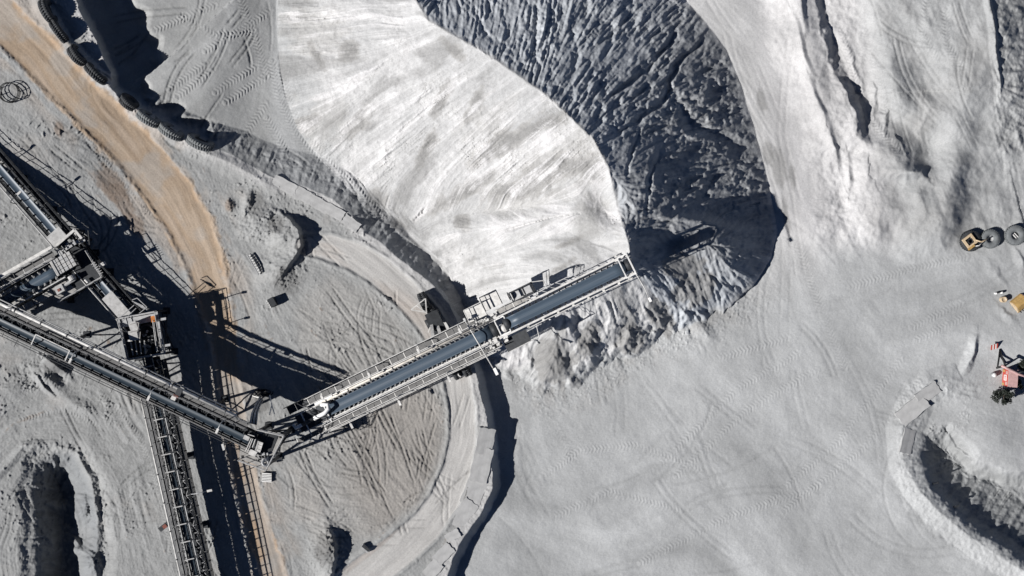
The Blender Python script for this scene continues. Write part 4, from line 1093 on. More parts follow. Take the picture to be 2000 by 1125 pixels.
# tail: receiving chute, dust duct, cross tubes
MB().box(B(1.7, 0, -.1), B.a * 1.9, B.s * 1.0, B.n * .5).build('tail_hopper', DARK, rB)
duct = MB().tube([B(3.6, -.95, .9), B(4.4, -.62, 1.0), B(4.2, -.1, 1.05), B(3.55, .12, 1.05), B(2.1, .16, 1.0)], .24, 12).build('dust_duct', WPAINT, rB, True)
MB().tube([B(2.1, .16, 1.0), B(.35, .2, .8)], .22, 12).build('duct_sleeve', RUBBER, duct, True)
MB().tube([B(.4, .2, .82), B(-.55, .22, .72), B(-.62, -.3, .75)], .21, 12).build('duct_end', WPAINT, duct, True)
for tt in (.75, 3.7): MB().beam(B(tt, -1.1, .55), B(tt, 1.5, .55), .14).build('cross_tube', WPAINT, rB)
MB().box(B(4.0, -1.35, .5), B.a * 1.2, B.s * .22, B.n * .16).build('pipe_shroud', WPAINT, rB)
walkway(B, rB, -.8, 2.3, -2.45, -1.5, -.2, (1, 0), DARK, DARK, 1.0); walkway(B, rB, -1.4, 2.4, 1.5, 2.1, -.1, (0, 1), GRATE, WHITE, 1.0)
# pivot pedestal under the tail
pt = B(4.5, 0, -2.1); gz = ground_z(pt.x, pt.y)
mb = MB()
for sx_ in (-1, 1):
    for sy_ in (-1, 1):
        mb.beam(B(4.5 + sx_ * 1.6, sy_ * 1.0, -2.0), Vector((*B(4.5 + sx_ * 2.0, sy_ * 1.3, -2).xy, gz)), .35)
mb.box((pt.x, pt.y, gz + 1.2), B.a * 1.7, B.s * 1.2, (0, 0, 1.2))
mb.build('pivot_pedestal', DARK, rB)
# middle: cross-over platforms where the upper section slides in
for (t0, t1, x0, x1, yy) in [(t_in - 1.8, t_in + .4, -3.5, -1.9, .2), (t_in + .5, t_in + 2.6, -4.0, -2.3, .2)]:
    plate(MB(), [B(t0, x0, yy), B(t1, x0, yy), B(t1, x1, yy), B(t0, x1, yy)], .06).build('side_platform', WHITE, rB)
    rail_round(rB, [B(t0, x1, yy), B(t0, x0, yy), B(t1, x0, yy), B(t1, x1, yy)], closed=False, m=WHITE if t0 < t_in else DARK)
plate(MB(), [B(t_in + .6, 1.5, -.3), B(t_in + 3.6, 1.5, -.3), B(t_in + 3.6, 3.0, -.3), B(t_in + .6, 3.0, -.3)], .08).build('side_platform', DARK, rB)
rail_round(rB, [B(t_in + .6, 3.0, -.3), B(t_in + 4.6, 2.9, -.3), B(t_in + 4.9, 1.6, -.3)], closed=False, m=WHITE)
mb = MB(); r_ = random.Random(31)
for k in range(46):
    sg = r_.choice([-1, 1]); mb.box(B(t_in + r_.uniform(-1.2, 1.6), sg * r_.uniform(.85, 1.7), r_.uniform(.0, .6)), B.a * r_.uniform(.05, .28), B.s * r_.uniform(.05, .22), B.n * r_.uniform(.05, .25))
mb.build('head_machinery', WHITE, rB)
mb = MB()
for tt in (t_in + .9, t_in + 2.1): mb.beam(B(tt, -.95, .45), B(tt, .95, .45), .13)
mb.beam(B(t_in + .9, -.95, .45), B(t_in + 2.1, -.95, .45), .12); mb.beam(B(t_in + .9, .95, .45), B(t_in + 2.1, .95, .45), .12); mb.build('head_frame', WPAINT, rB)
MB().lathe([(.01, .3), (.3, .26), (.5, 0), (.42, -.1)], B(t_in + 1.6, .35, .1), (0, 0, 1), 16).build('chute_liner', WHITE, rB, True)
# undercarriage: legs, cross axle and four big tyres
tc = bt(866)
def tyre_profile(R, w, rim):
    return [(rim, -w * .36), (rim + (R - rim) * .35, -w * .5), (R * .93, -w * .47), (R, -w * .34), (R, w * .34), (R * .93, w * .47), (rim + (R - rim) * .35, w * .5), (rim, w * .36)]
def tyre_mesh(R, w, rim, o, ax, treads=26, lug=.06):
    mb = MB().lathe(tyre_profile(R, w, rim), o, ax, 40, True)
    ax = Vector(ax).normalized(); x = ax.orthogonal().normalized(); y = ax.cross(x); o = Vector(o)
    for k in range(treads):
        for sg in (-1, 1):
            a = 2 * math.pi * (k + (.5 if sg > 0 else 0)) / treads
            rd = x * math.cos(a) + y * math.sin(a); tg = -x * math.sin(a) + y * math.cos(a)
            mb.box(o + rd * (R + lug * .4) + ax * sg * w * .22, rd * lug, ax * w * .19 + tg * .05 * sg, tg * R * .055)
    return mb
us_ = [(827, 588), (842, 612)]
uc = thing('wheel_carriage', 'white wheeled undercarriage legs carrying the stacker boom over the curved track', 'undercarriage', G(868, 665))
wheels = [(829, 590, 1), (845, 616, 1), (889, 722, -1), (908, 716, -1)]
wl = []
for i, (u_, v_, sg) in enumerate(wheels):
    c_ = G(u_, v_, 1.0); wl.append(c_)
axd = (wl[0] - wl[2]).normalized(); axd.z = 0; axd.normalize()
tg = Vector((-axd.y, axd.x, 0))
for i, c_ in enumerate(wl):
    o = tyre_mesh(1.15, 1.05, .5, c_, tg).build('tyre', RUBBER, uc, True)
    MB().lathe([(.01, .3), (.46, .34), (.5, .3), (.5, -.3), (.46, -.34), (.01, -.3)], c_, tg, 20).build('rim', GALV, o, True)
mb = MB()
for (a_, b_) in [((803, 605), (831, 583)), ((803, 605), (832, 610)), ((831, 583), (833, 612)), ((833, 612), (858, 648)), ((814, 597), (832, 611)), ((836, 650), (846, 624))]:
    mb.beam(G(*a_, 2.3), G(*b_, 2.3), .13)
mb.build('outrigger', WHITE, uc)
mb = MB()
for (a_, b_, z_) in [((840, 612), (0, 0), 6.0), ((850, 622), (0, 0), 6.0), ((892, 716), (0, 0), 6.0), ((902, 714), (0, 0), 6.0)]:
    p = G(*a_, 1.3); q = B(tc + (a_[0] % 7 - 3) * .4, -1.0 if a_[1] < 660 else 1.0, -2.0); mb.beam(p, q, .36)
mb.build('leg_frame', WHITE, uc)
MB().box(G(852, 632, 2.2), axd * 1.5, tg * .8, (0, 0, .6)).build('added_shadow_box', DARK, uc)  # box added so the carriage casts more shadow
MB().box(G(897, 708, 2.0), axd * .9, tg * .8, (0, 0, .5)).build('added_shadow_box', DARK, uc)  # added for shadow on the other side
mb = MB(); mb.beam(wl[0].lerp(wl[1], .5) + Vector((0, 0, .3)), wl[2].lerp(wl[3], .5) + Vector((0, 0, .3)), .4); mb.build('axle_beam', GALV, uc)
MB().tube([G(833, 624, 1.6), G(841, 640, 1.6)], .32, 12).build('drive_motor', DARK, uc, True)  # motor shape added to thicken the carriage's shadow
mb = MB(); mb.beam(G(884, 726, 1.9), G(900, 736, 1.9), .12); mb.beam(G(888, 712, 2.0), G(896, 734, 2.0), .12); mb.beam(G(900, 736, 1.9), G(912, 732, 1.5), .1); mb.build('tow_frame', WHITE, uc)

# upper telescoping section
rU = thing('telescopic_boom', 'narrow upper boom with a bright blue-grey belt reaching over the crest of the pale stockpile', 'stacker', G(1110, 580))
ts, te = bt(992), B.len - .5
belt(B, rU, ts, te - .2, 1.30, .30, .45)
idlers(B, rU, ts + .3, te - 1, 1.30, .75, DARK)
for o in rU.children:
    if o.name.startswith('idler'): o.location += B.n * .28
pulley(B, rU, ts, 1.3, .45, .3); pulley(B, rU, te, 1.3, .45, .3)
mb = MB(); chords(mb, B, ts - 1.5, te + .4, 1.12, .62, .22, .26); chords(mb, B, ts - 1.5, te + .4, -1.12, .62, .17, .2); mb.build('stringer', WHITE, rU)
truss(B, rU, ts - 1.5, te, -1.14, 1.1, WHITE, bay=1.7, ytop=.45); truss(B, rU, ts - 1.5, te, 1.14, 1.1, WHITE, bay=1.7, ytop=.45)
mb = MB(); chords(mb, B, ts + 3, te - 3, -1.75, .35, .1, .1); tt = ts + 3
while tt < te - 3: mb.beam(B(tt, -1.75, .35), B(tt + .8, -1.14, .5), .06); tt += 1.0
mb.build('cable_tray', GALV, rU)
mb = MB(); chords(mb, B, ts + 2, te, 1.5, .1, .08, .2); tt = ts + 2
while tt < te: mb.box(B(tt, 1.36, .2), B.a * .14, B.s * .1, B.n * .1); tt += 1.9
mb.build('lower_cable_tray', WHITE, rU)
walkway(B, rU, ts - .5, ts + 3.6, -2.0, -1.35, .2, (1, 0), DUST, WHITE, 1.0)
# winch cage on the upper side
wc = MB(); wt0 = bt(1035)
for tt in (wt0 - .9, wt0 + .5, wt0 + 1.7):
    wc.beam(B(tt, -3.0, .3), B(tt, -1.9, .3), .13); wc.beam(B(tt, -3.0, .3), B(tt, -3.0, 1.4), .13); wc.beam(B(tt, -1.9, .3), B(tt, -1.9, 1.4), .13); wc.beam(B(tt, -3.0, 1.4), B(tt, -1.9, 1.4), .13)
for xx in (-3.0, -1.9):
    for yy in (.3, 1.4): wc.beam(B(wt0 - .9, xx, yy), B(wt0 + 1.7, xx, yy), .13)
wc.build('winch_cage', DARK, rU)
plate(MB(), [B(wt0 - .9, -2.95, .3), B(wt0 + 1.7, -2.95, .3), B(wt0 + 1.7, -1.95, .3), B(wt0 - .9, -1.95, .3)], .05).build('winch_floor', GALV, rU)
MB().lathe([(.16, .0), (.5, .02), (.5, .1), (.16, .12)], B(wt0 - 1.3, -2.7, .7), B.a, 20, True).build('winch_drum', WHITE, rU, True)
rail_round(rU, [B(wt0 + 1.8, -3.0, .3), B(wt0 + 3.0, -2.6, .3), B(wt0 + 3.0, -1.6, .3)], closed=False, m=WHITE, step=.8)
# head frame and the pole with the lamp
mb = MB(); mb.beam(B(te + .35, -1.5, .9), B(te + .35, 1.4, .7), .16); mb.beam(B(te - .75, -1.2, .95), B(te - .75, 1.2, .95), .12)
mb.beam(B(te - .75, -1.2, .95), B(te + .35, -1.2, .9), .12); mb.beam(B(te - .75, 1.2, .95), B(te + .35, 1.2, .75), .14)
for xx in (-1.2, 1.2): mb.beam(B(te + .35, xx, -.6), B(te + .35, xx, .85), .14)
mb.build('head_frame', WPAINT, rU)
hp = MB().tube([B(te + .35, 1.3, .75), B(te + .5, 3.2, .6), B(te + .4, 4.3, .5)], .055, 6).build('lamp_pole', WHITE, rU, True)
MB().box(B(te + .45, 4.5, .45), B.s * .25, B.a * .14, B.n * .1).build('lamp_head', WPAINT, hp)
mb = MB()
for k in range(22):
    sg = r_.choice([-1, 1]); mb.box(B(te - r_.uniform(-.3, 1.4), sg * r_.uniform(.95, 1.5), r_.uniform(.3, .9)), B.a * r_.uniform(.04, .16), B.s * r_.uniform(.04, .12), B.n * r_.uniform(.04, .14))
mb.build('head_machinery', WHITE, rU)

# ------------------------------------------------------------------ big tyres standing along the edge of the plateau
edge_tyres = [(96, 22, 66, 1.5, .12, 'big black tyre half sunk in the berm, topmost of the wall row'),
              (116, 62, 54, 1.35, -.1, 'big black tyre beside the topmost one, tread facing the sand road'),
              (152, 108, 55, 1.25, .22, 'third big tyre from the top along the sand road berm'),
              (188, 144, 45, 1.45, .05, 'fourth big tyre from the top, beside the tip of the bright slab'),
              (252, 200, 44, 1.15, .3, 'half-buried tyre at the foot of the bright slab, above the pit shadow'),
              (291, 232, 34, 1.45, .2, 'dust-covered tyre with worn pale tread in the row above the pit'),
              (335, 257, 33, 1.5, .25, 'pale dusty tyre second from the end of the row above the pit'),
              (392, 278, 26, 1.6, .35, 'last and largest tyre of the wall row, casting a long oval shadow')]
for (u_, v_, an, R_, tip, lab) in edge_tyres:
    c_ = G(u_, v_, 0) ; c_.z += R_ * .08
    rt = thing('loader_tyre', lab, 'tyre', c_, 'tyres standing along the wall')
    a_ = math.radians(-an + 90)
    ax = Vector((math.cos(a_), math.sin(a_), tip)).normalized()
    tyre_mesh(R_, 1.05, R_ * .5, c_, ax, 30, .05).build('tyre_casing', RUBBER if an > 35 else RUBBERG, rt, True)
    MB().lathe([(.01, -.2), (R_ * .46, -.24), (R_ * .5, -.34), (R_ * .5, .34), (R_ * .46, .24), (.01, .2)], c_, ax, 24).build('light_stop_disc', DARK, rt, True)  # disc added to keep light from passing through the hub
# tyres lying flat at the right edge
for (u_, v_, R_, lab) in [(1893, 471, 1.22, 'flat dark tyre under the sandy yellow hub frame'), (1931, 467, 1.12, 'flat grey tyre in the middle of the three, touching the yellow hub frame'), (1980, 460, 1.18, 'flat grey tyre at the right edge with pale bars in its hole')]:
    c_ = G(u_, v_, 0); rt = thing('loader_tyre', lab, 'tyre', c_, 'tyres lying flat')
    cc = c_ + Vector((0, 0, .38))
    tyre_mesh(R_, .8, R_ * .36, cc, (0, 0, 1), 30, .04).build('tyre_casing', RUBBERG if u_ > 1900 else RUBBER, rt, True)
    if u_ > 1960:
        for k in (-.12, .12):
            MB().beam(cc + Vector((-.28 + k, .22 + k * .5, .2)), cc + Vector((.2 + k, -.3 + k * .5, .2)), .1, .06).build('cross_bar', WPAINT, rt)
    else: MB().lathe([(R_ * .36, .1), (R_ * .3, .06), (R_ * .12, .02)], cc, (0, 0, 1), 20).build('rim', GALV, rt, True)
c_ = G(1893, 471, .82)
rh = thing('hub_frame', 'sandy yellow square hub frame with an arm resting on the flat dark tyre', 'machine part', c_)
mb = MB(); e1 = Vector((.8, .6, 0)).normalized(); e2 = Vector((-e1.y, e1.x, 0))
for sg in (-1, 1):
    mb.box(c_ + e2 * sg * .55 + Vector((0, 0, .14)), e1 * .68, e2 * .13, (0, 0, .14)); mb.box(c_ + e1 * sg * .55 + Vector((0, 0, .14)), e1 * .13, e2 * .42, (0, 0, .14))
mb.build('square_frame', SAND, rh)
MB().box(c_ - e1 * .35 - e2 * .7 + Vector((0, 0, .34)), e1 * .45, e2 * .12, (0, 0, .1)).build('bracket', YELLOW, rh)
MB().tube([c_ + e1 * .6 - e2 * .3 + Vector((0, 0, .2)), c_ + Vector((1.4, -.1, .25)), c_ + Vector((2.3, .35, .2))], .09, 8).build('arm', SAND, rh, True)
MB().tube([c_ + e1 * .2 - e2 * .9 + Vector((0, 0, .2)), c_ + Vector((1.1, -.55, .2)), c_ + Vector((1.5, -.2, .2))], .06, 8).build('hose', WHITE, rh, True)
MB().lathe([(.26, -.1), (.34, -.1), (.34, .05), (.26, .05)], c_ + Vector((.1, .0, .12)), (0, 0, 1), 20, True).build('bearing_ring', DARK, rh, True)

# ------------------------------------------------------------------ bits of kit at the right edge
c_ = G(1990, 592, 0)
bk = thing('loader_bucket', 'yellow digging bucket lying on the ground at the right edge', 'bucket', c_)
def bucket():
    w = .78; prof = [(-1.0, .05), (-.75, .62), (-.2, .95), (.45, .9), (.85, .5), (.95, .1)]
    mb = MB(); th = .07; d1 = Vector((.78, .62, 0)); d2 = Vector((-.62, .78, 0))
    pts = [(x, z) for x, z in prof]
    for (x0, zz0), (x1, zz1) in zip(pts[:-1], pts[1:]):
        p, q = c_ + d2 * x0 * .85 + Vector((0, 0, zz0 * .85)), c_ + d2 * x1 * .85 + Vector((0, 0, zz1 * .85))
        mb.box((p + q) / 2, (q - p) / 2 * 1.04, d1 * w, (q - p).cross(d1).normalized() * th)
    return mb, d1, d2
mb, d1, d2 = bucket(); mb.build('shell', YELLOW, bk)
for sg in (-1, 1):
    pl = [c_ + d1 * sg * .83 + d2 * x * .85 + Vector((0, 0, z_ * .85)) for x, z_ in [(-1.0, .05), (-.75, .66), (-.2, 1.0), (.45, .95), (.85, .52), (.95, .05)]]
    n_ = d1 * sg * .05
    mbp = MB(); k_ = len(pl); mbp.add([p - n_ for p in pl] + [p + n_ for p in pl], [tuple(range(k_)), tuple(range(k_, 2 * k_))[::-1]] + [(i, (i + 1) % k_, k_ + (i + 1) % k_, k_ + i) for i in range(k_)])
    mbp.build('side_plate', SAND if sg < 0 else PINK, bk)
mb = MB()
for k in range(5): mb.box(c_ - d2 * .9 + d1 * (-.66 + k * .33) + Vector((0, 0, .08)), d2 * .16, d1 * .07, (0, 0, .05))
mb.build('tooth', DUST, bk)
c_ = G(1957, 585, 0); dr = thing('oil_drum', 'small beige drum standing beside the yellow bucket', 'drum', c_)
MB().lathe([(.01, 0), (.34, 0), (.36, .05), (.34, .09), (.34, .35), (.36, .38), (.34, .41), (.34, .7), (.36, .74), (.32, .76), (.3, .72), (.01, .72)], c_, (0, 0, 1), 20).build('body', SAND, dr, True)
MB().lathe([(.01, .775), (.06, .775), (.06, .72)], c_ + Vector((.15, .1, 0)), (0, 0, 1), 10).build('bung', WPAINT, dr)
c_ = G(1950, 572, 0); br = thing('low_barrier', 'two white posts and a black bar for their shadow, above the beige drum', 'barrier', c_)
MB().beam(G(1944, 572.5, .35), G(1960, 569.5, .35), .12, .16).build('shadow_bar', BLACK, br)  # black bar standing in for the shadow between the posts
for (u_, v_) in ((1943.5, 573), (1955, 571.5)): MB().lathe([(.13, -.1), (.13, .45), (.09, .52), (.01, .53)], G(u_, v_, 0), (0, 0, 1), 12).build('post', WPAINT, br, True)
c_ = G(1940, 677, 0); sg_ = thing('marker_board', 'small red and white striped marker board leaning beside the red kiosk', 'marker board', c_)
bd = Vector((.42, .12, 0)); bn = Vector((-.1, .3, .32))
for k in range(5): MB().box(c_ + bd * (-.8 + k * .4) + Vector((0, 0, .35)), bd * .2, bn, bd.cross(bn).normalized() * .03).build('stripe', RED if k % 2 == 0 else WPAINT, sg_)
MB().beam(c_ + Vector((.1, .25, .6)), c_ + Vector((.25, .6, 0)), .06).build('prop', DARK, sg_)
# red kiosk
c_ = G(1966, 737, 0); kk_ = thing('kiosk', 'small red booth with white panels and a pale roof beside the round dark tree', 'kiosk', c_)
w2, d2_, hh = 1.0, .52, 1.95; ta = math.radians(3)
ux, uy = Vector((math.cos(ta), -math.sin(ta) * 1.2, 0)), Vector((math.sin(ta) * 1.2, math.cos(ta), 0))
MB().box(c_ + Vector((0, 0, hh / 2)), ux * d2_, uy * w2, (0, 0, hh / 2)).build('cabin', RED, kk_)
MB().box(c_ + Vector((0, 0, hh + .04)), ux * (d2_ + .06), uy * (w2 + .06), (0, 0, .04)).build('roof', PINK, kk_)
lf = c_ - ux * (d2_ + .012)
sgb = MB().box(lf + Vector((0, 0, .95)), ux * .012, uy * .34, (0, 0, .42)).build('sign_panel', WPAINT, kk_)
mb = MB(); lg = lf - ux * .016
for y_, z_, dy_, dz_ in [(0, 1.18, .22, .035), (0, .98, .22, .035), (0, .78, .22, .035), (-.2, .98, .03, .2), (.2, .98, .03, .2)]: mb.box(lg + uy * y_ + Vector((0, 0, z_)), ux * .006, uy * dy_, (0, 0, dz_))
mb.build('sign_mark', RED, sgb)
for y_ in (.62, -.66): MB().box(lf + uy * y_ + Vector((0, 0, 1.35)), ux * .012, uy * .2, (0, 0, .28)).build('white_panel', PINK, kk_)
for y_ in (.8, -.8): MB().box(lf + uy * y_ + Vector((0, 0, .4)), ux * .012, uy * .14, (0, 0, .3)).build('yellow_panel', YELLOW, kk_)
c_ = G(1939, 732, 0); wb = thing('water_drum', 'small white-lidded drum beside the left wall of the red kiosk', 'drum', c_)
MB().lathe([(.01, 0), (.3, 0), (.33, .3), (.3, .62), (.26, .64)], c_, (0, 0, 1), 18).build('body', GALV, wb, True); MB().lathe([(.26, .62), (.24, .68), (.01, .7)], c_, (0, 0, 1), 18).build('lid', WPAINT, wb, True)
c_ = G(1952, 700, 0); tp = thing('tripod', 'black two-legged pole frame leaning against the red kiosk', 'pole frame', c_)
MB().tube([G(1953, 682, .05), G(1951, 700, .35), G(1948, 719, 1.1)], .11, 8).build('leg', BLACK, tp, True)
MB().tube([G(1953, 682, .05), G(1957.5, 698, .35), G(1963, 714, 1.1)], .11, 8).build('leg', BLACK, tp, True)
MB().tube([G(1946, 719, 1.1), G(1965, 713, 1.1)], .12, 8).build('cross_pole', BLACK, tp, True)
c_ = G(1980, 728, 0); pb = thing('pipe_boom', 'dusty pink pipe slanting from the red kiosk roof to the right edge', 'pipe', c_)
MB().tube([G(1956, 714, 2.2), G(1966, 719, 2.25), G(1988, 730, 2.2), G(2012, 738, 2.1)], .16, 10).build('pipe', PINK, pb, True)
MB().tube([G(1988, 729, 2.3), G(1997, 726, 2.4), G(2010, 728, 2.2)], .07, 8).build('hose', DARK, pb, True)
for (u_, v_) in ((1960, 716), (2008, 737)): MB().beam(G(u_, v_, 2.1), G(u_, v_, -.1), .14, .14, (1, 0, 0)).build('support', DARK, pb)
for (u_, v_, an, ln, lab) in [(1822, 945, 12, .75, 'dark plank lying on the slope of the curved berm, upper of two'), (1863, 990, 8, .62, 'dark plank lying on the slope of the curved berm, lower of two')]:
    c_ = G(u_, v_, .06); a_ = Vector((math.cos(math.radians(an)), math.sin(math.radians(an)), 0)); n_ = Vector((-a_.y, a_.x, 0))
    mb = MB().box(c_, a_ * ln, n_ * .09, (0, 0, .05)); mb.box(c_ + a_ * ln * .9, a_ * .05, n_ * .14, (0, 0, .07)); mb.box(c_ - a_ * ln * .9, a_ * .05, n_ * .12, (0, 0, .07))
    tag(mb.build('plank', DARK, None, at=c_), lab, 'plank', 'planks on the berm')

# ------------------------------------------------------------------ trees
def tree(u_, v_, R_, h_, lab, seed, m=LEAF):
    r = random.Random(seed); c_ = G(u_, v_, 0)
    rt = thing('tree', lab, 'tree', c_, 'trees by the kiosk')
    tr = MB().tube([c_ - Vector((0, 0, .1)), c_ + Vector((.05, .02, h_ * .4)), c_ + Vector((0, .06, h_ * .85))], [.14, .1, .03], 8)
    limbs = []
    for k in range(9):
        a = k * 2.4 + r.random(); z0 = h_ * r.uniform(.25, .75); ln = R_ * r.uniform(.55, .85) * (1.1 - z0 / h_ * .5)
        e = c_ + Vector((math.cos(a) * ln, math.sin(a) * ln, z0 + ln * .35)); tr.tube([c_ + Vector((0, 0, z0)), e], [.05, .015], 5); limbs.append(e)
    tr.build('trunk', BARK, rt, True)
    cr = MB()
    clumps = [(e, R_ * r.uniform(.25, .4)) for e in limbs] + [(c_ + Vector((r.gauss(0, R_ * .4), r.gauss(0, R_ * .4), h_ * r.uniform(.4, 1.0))), R_ * r.uniform(.22, .42)) for _ in range(14)]
    for (e, cr_) in clumps:
        for _ in range(90):
            d = Vector((r.gauss(0, 1), r.gauss(0, 1), r.gauss(0, 1))).normalized() * cr_ * r.random() ** .4
            p = e + d; l = r.uniform(.08, .15)
            n = Vector((r.gauss(0, 1), r.gauss(0, 1), r.gauss(.6, 1))).normalized(); x = n.orthogonal().normalized(); x.rotate(Matrix.Rotation(r.random() * 6.28, 3, n)); y = n.cross(x)
            cr.add([p - x * l, p + y * l * .5, p + x * l, p - y * l * .5], [(0, 1, 2, 3)])
    cr.build('crown', m, rt)
tree(1949, 771, 1.2, 2.4, 'round dark leafy tree just below the red kiosk', 1)
tree(1996, 712, .95, 2.0, 'dark leafy tree at the right edge above the pink pipe', 2)
tree(1982, 748, .55, 1.2, 'low dark shrub in the shade right of the red kiosk', 3)

# ------------------------------------------------------------------ left ground: cage, pallet, ladder, cabinets, cables
c_ = G(21, 182, 0); cg = thing('wire_cage', 'round cage of bent black bars standing by the sand road at the left edge', 'cage', c_)
for k in range(3): MB().tube([c_ + Vector((1.15 * math.cos(a * math.pi / 16), 1.15 * math.sin(a * math.pi / 16), .08 + k * .36)) for a in range(33)], .05, 6).build('ring', BLACK, cg)
for k in range(8):
    a = k * math.pi / 4 + .2; p = Vector((1.15 * math.cos(a), 1.15 * math.sin(a), 0)); MB().tube([c_ + p + Vector((0, 0, -.1)), c_ + p + Vector((0, 0, .82))], .045, 6).build('upright', BLACK, cg)
c_ = G(522, 932, 0); pa_ = thing('pallet', 'white slatted pallet lying below the discharge platform', 'pallet', c_)
for k in range(6): MB().box(c_ + Vector((0, -.48 + k * .19, .33)), (.58, -.04, 0), (0, .062, 0), (0, 0, .03)).build('slat', WPAINT, pa_)
for k in (-1, 0, 1): MB().box(c_ + Vector((k * .5, 0, .15)), (.06, 0, 0), (0, .56, 0), (0, 0, .14)).build('bearer', DARK, pa_)
p0, p1 = G(486, 497, .3), G(508, 535, .3); c_ = G(497, 516, 0); ld = thing('ladder', 'short pale-runged ladder lying on the gravel beside the sand road', 'ladder', c_)
sd_ = (p1 - p0).cross(Vector((0, 0, 1))).normalized()
for sg in (-1, 1): MB().beam(p0 + sd_ * .22 * sg, p1 + sd_ * .22 * sg, .09, .2).build('stile', DARK if sg < 0 else GALV, ld)
for k in range(8): MB().beam(p0.lerp(p1, (k + .5) / 8) - sd_ * .36, p0.lerp(p1, (k + .5) / 8) + sd_ * .2, .1, .08).build('rung', WPAINT, ld)
c_ = G(534, 590, 0); cb = thing('equipment_cabinet', 'small dark cabinet with a pale ribbed front on the open gravel', 'cabinet', c_)
f1 = Vector((.85, .5, 0)).normalized(); f2 = Vector((-f1.y, f1.x, 0))
MB().box(c_ + Vector((0, 0, .55)), f1 * .38, f2 * .52, (0, 0, .55)).build('body', DARK, cb)
for k in range(4): MB().box(c_ - f1 * .44 + f2 * (-.42 + k * .28) + Vector((0, 0, .5)), f1 * .09, f2 * .07, (0, 0, .45)).build('rib', WPAINT, cb)
c_ = G(714, 1070, 0); cb = thing('equipment_cabinet', 'small pale box with a dark lid beside the curved wheel track at the bottom', 'cabinet', c_)
f1 = Vector((.72, -.6, 0)).normalized(); f2 = Vector((-f1.y, f1.x, 0))
MB().box(c_ + Vector((0, 0, .25)), f1 * .55, f2 * .26, (0, 0, .25)).build('body', GALV, cb)
MB().box(c_ + f2 * .1 + Vector((0, 0, .53)), f1 * .5, f2 * .16, (0, 0, .03)).build('lid', DARK, cb)
c_ = G(512, 800, 0); cbl = thing('cable_bundle', 'bundle of pale and black cables looping down beside the discharge platform', 'cables', c_)
r_ = random.Random(5)
for k in range(7):
    o_ = k * 1.9
    MB().tube([W(488 + o_ * 1.1, 826 + o_ * .3, 8.8), W(492 + o_, 806, 7.2), W(501 + o_ * .7, 787 + k * .4, 4.4), W(508 + o_ * .5, 776 + k, 2.7), W(497 + r_.uniform(-4, 4), 772 + r_.uniform(-3, 5), 2.2)], .075, 6).build('cable', WHITE if k % 3 != 2 else BLACK, cbl, True)
for k in range(6):
    a0 = r_.random() * 6; cu, cv, rr_ = 506 + r_.uniform(-8, 14), 768 + r_.uniform(-3, 4), r_.uniform(5, 11)
    MB().tube([G(cu + rr_ * 1.5 * math.cos(a0 + t_ * .5), cv + rr_ * .55 * math.sin(a0 + t_ * .5), .12 + .05 * k) for t_ in range(11)], .07, 6).build('cable_loop', BLACK, cbl, True)
mb = MB()
for (a_, b_) in [((527, 772), (531, 792)), ((531, 792), (526, 810)), ((531, 792), (536, 808))]: mb.beam(W(*a_, 5.0), W(*b_, 7.0), .1)
mb.build('cable_hanger', WPAINT, cbl)

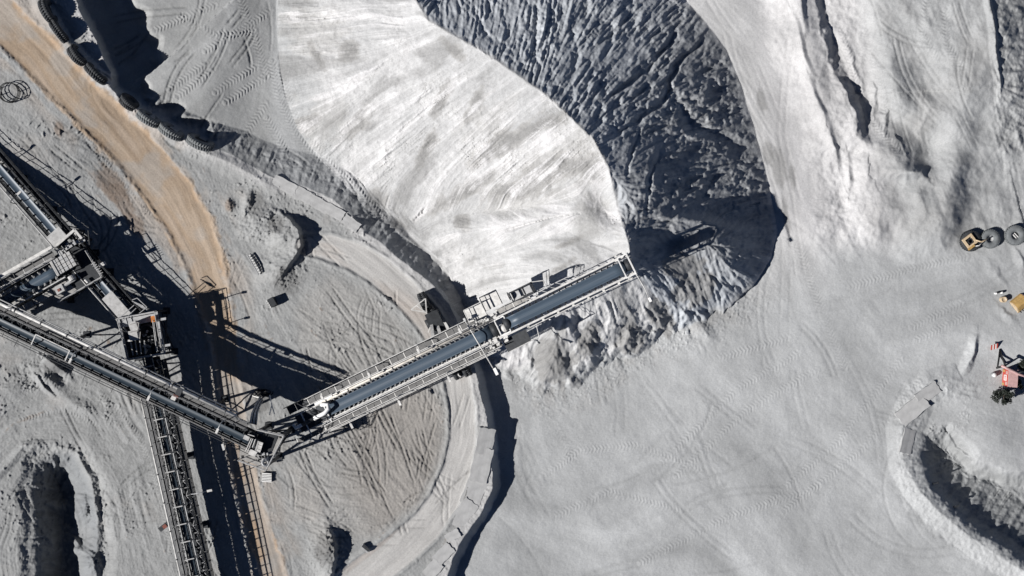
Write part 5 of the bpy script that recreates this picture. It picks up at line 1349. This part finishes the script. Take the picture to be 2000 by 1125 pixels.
# ------------------------------------------------------------------ slabs along the wall
slabs = [(948, 862, 1.6, 1.0, 80, 'upright grey slab behind the wall, first above the bend'), (940, 908, 2.1, 1.1, 78, 'long pale slab on the berm, above the broken one'), (928, 955, 2.1, 1.2, 68, 'wide tilted slab at the bend of the wall'), (905, 1003, 1.8, 1.0, 52, 'pale slab lying below the bend of the wall'),
         (884, 1046, .9, .55, 30, 'small broken slab by the dark gap in the berm'), (866, 1082, 1.3, .75, 45, 'cracked slab near the bottom of the berm'), (846, 1112, 1.1, .8, 50, 'lowest pale slab of the berm at the bottom edge'),
         (556, 362, 1.5, .7, -28, 'first pale slab of the upper row by the ditch'), (590, 380, 1.4, .75, -28, 'second slab of the upper row by the ditch'), (622, 398, 1.4, .7, -30, 'middle slab of the upper row by the ditch'), (654, 414, 1.2, .65, -30, 'slab with dark tears in the upper row by the ditch'), (686, 436, 1.1, .6, -36, 'last slab of the upper row, beside the dark hole'),
         (1782, 800, 2.0, 1.0, 40, 'pale slab on the outer slope of the curved berm'), (1812, 768, 1.5, .8, 36, 'top slab of the curved berm near the gravel'), (1772, 862, 1.5, .8, 75, 'upright slab halfway down the curved berm')]
r_ = random.Random(17)
for (u_, v_, a_, b_, an, lab) in slabs:
    c_ = G(u_, v_, 0)
    f1 = Vector((math.cos(math.radians(an)), math.sin(math.radians(an)), 0)); f2 = Vector((-f1.y, f1.x, 0))
    def lay(p): return Vector((p.x, p.y, ground_z(p.x, p.y)))
    za, zb = lay(c_ + f1 * a_ * .7), lay(c_ - f1 * a_ * .7); zc, zd = lay(c_ + f2 * b_ * .7), lay(c_ - f2 * b_ * .7)
    e1 = (za - zb).normalized(); e2 = (zc - zd).normalized(); n_ = e1.cross(e2).normalized()
    top = []; N_ = 7
    mb = MB(); vs_ = []
    for k in (0, 1):
        for i in range(N_ + 1):
            for j in range(N_ + 1):
                x, y = -1 + 2 * i / N_, -1 + 2 * j / N_
                p = c_ + e1 * x * a_ * (1 + .04 * math.sin(y * 7 + u_)) + e2 * y * b_ * (1 + .05 * math.sin(x * 6 + v_)) + n_ * ((.12 if k == 0 else -.2) + .006 * math.sin(i * 1.3 + u_) + .006 * math.sin(j * 1.7))
                vs_.append(p)
    M_ = (N_ + 1) ** 2; ix = lambda k, i, j: k * M_ + i * (N_ + 1) + j; fs_ = []
    for i in range(N_):
        for j in range(N_):
            fs_.append((ix(0, i, j), ix(0, i + 1, j), ix(0, i + 1, j + 1), ix(0, i, j + 1))); fs_.append((ix(1, i, j), ix(1, i, j + 1), ix(1, i + 1, j + 1), ix(1, i + 1, j)))
    for i in range(N_):
        fs_ += [(ix(0, i, 0), ix(1, i, 0), ix(1, i + 1, 0), ix(0, i + 1, 0)), (ix(0, i + 1, N_), ix(1, i + 1, N_), ix(1, i, N_), ix(0, i, N_)), (ix(0, 0, i + 1), ix(1, 0, i + 1), ix(1, 0, i), ix(0, 0, i)), (ix(0, N_, i), ix(1, N_, i), ix(1, N_, i + 1), ix(0, N_, i + 1))]
    mb.add(vs_, fs_)
    tag(mb.build('concrete_slab', SLAB, None, at=c_), lab, 'slab', 'slabs laid along the berms')
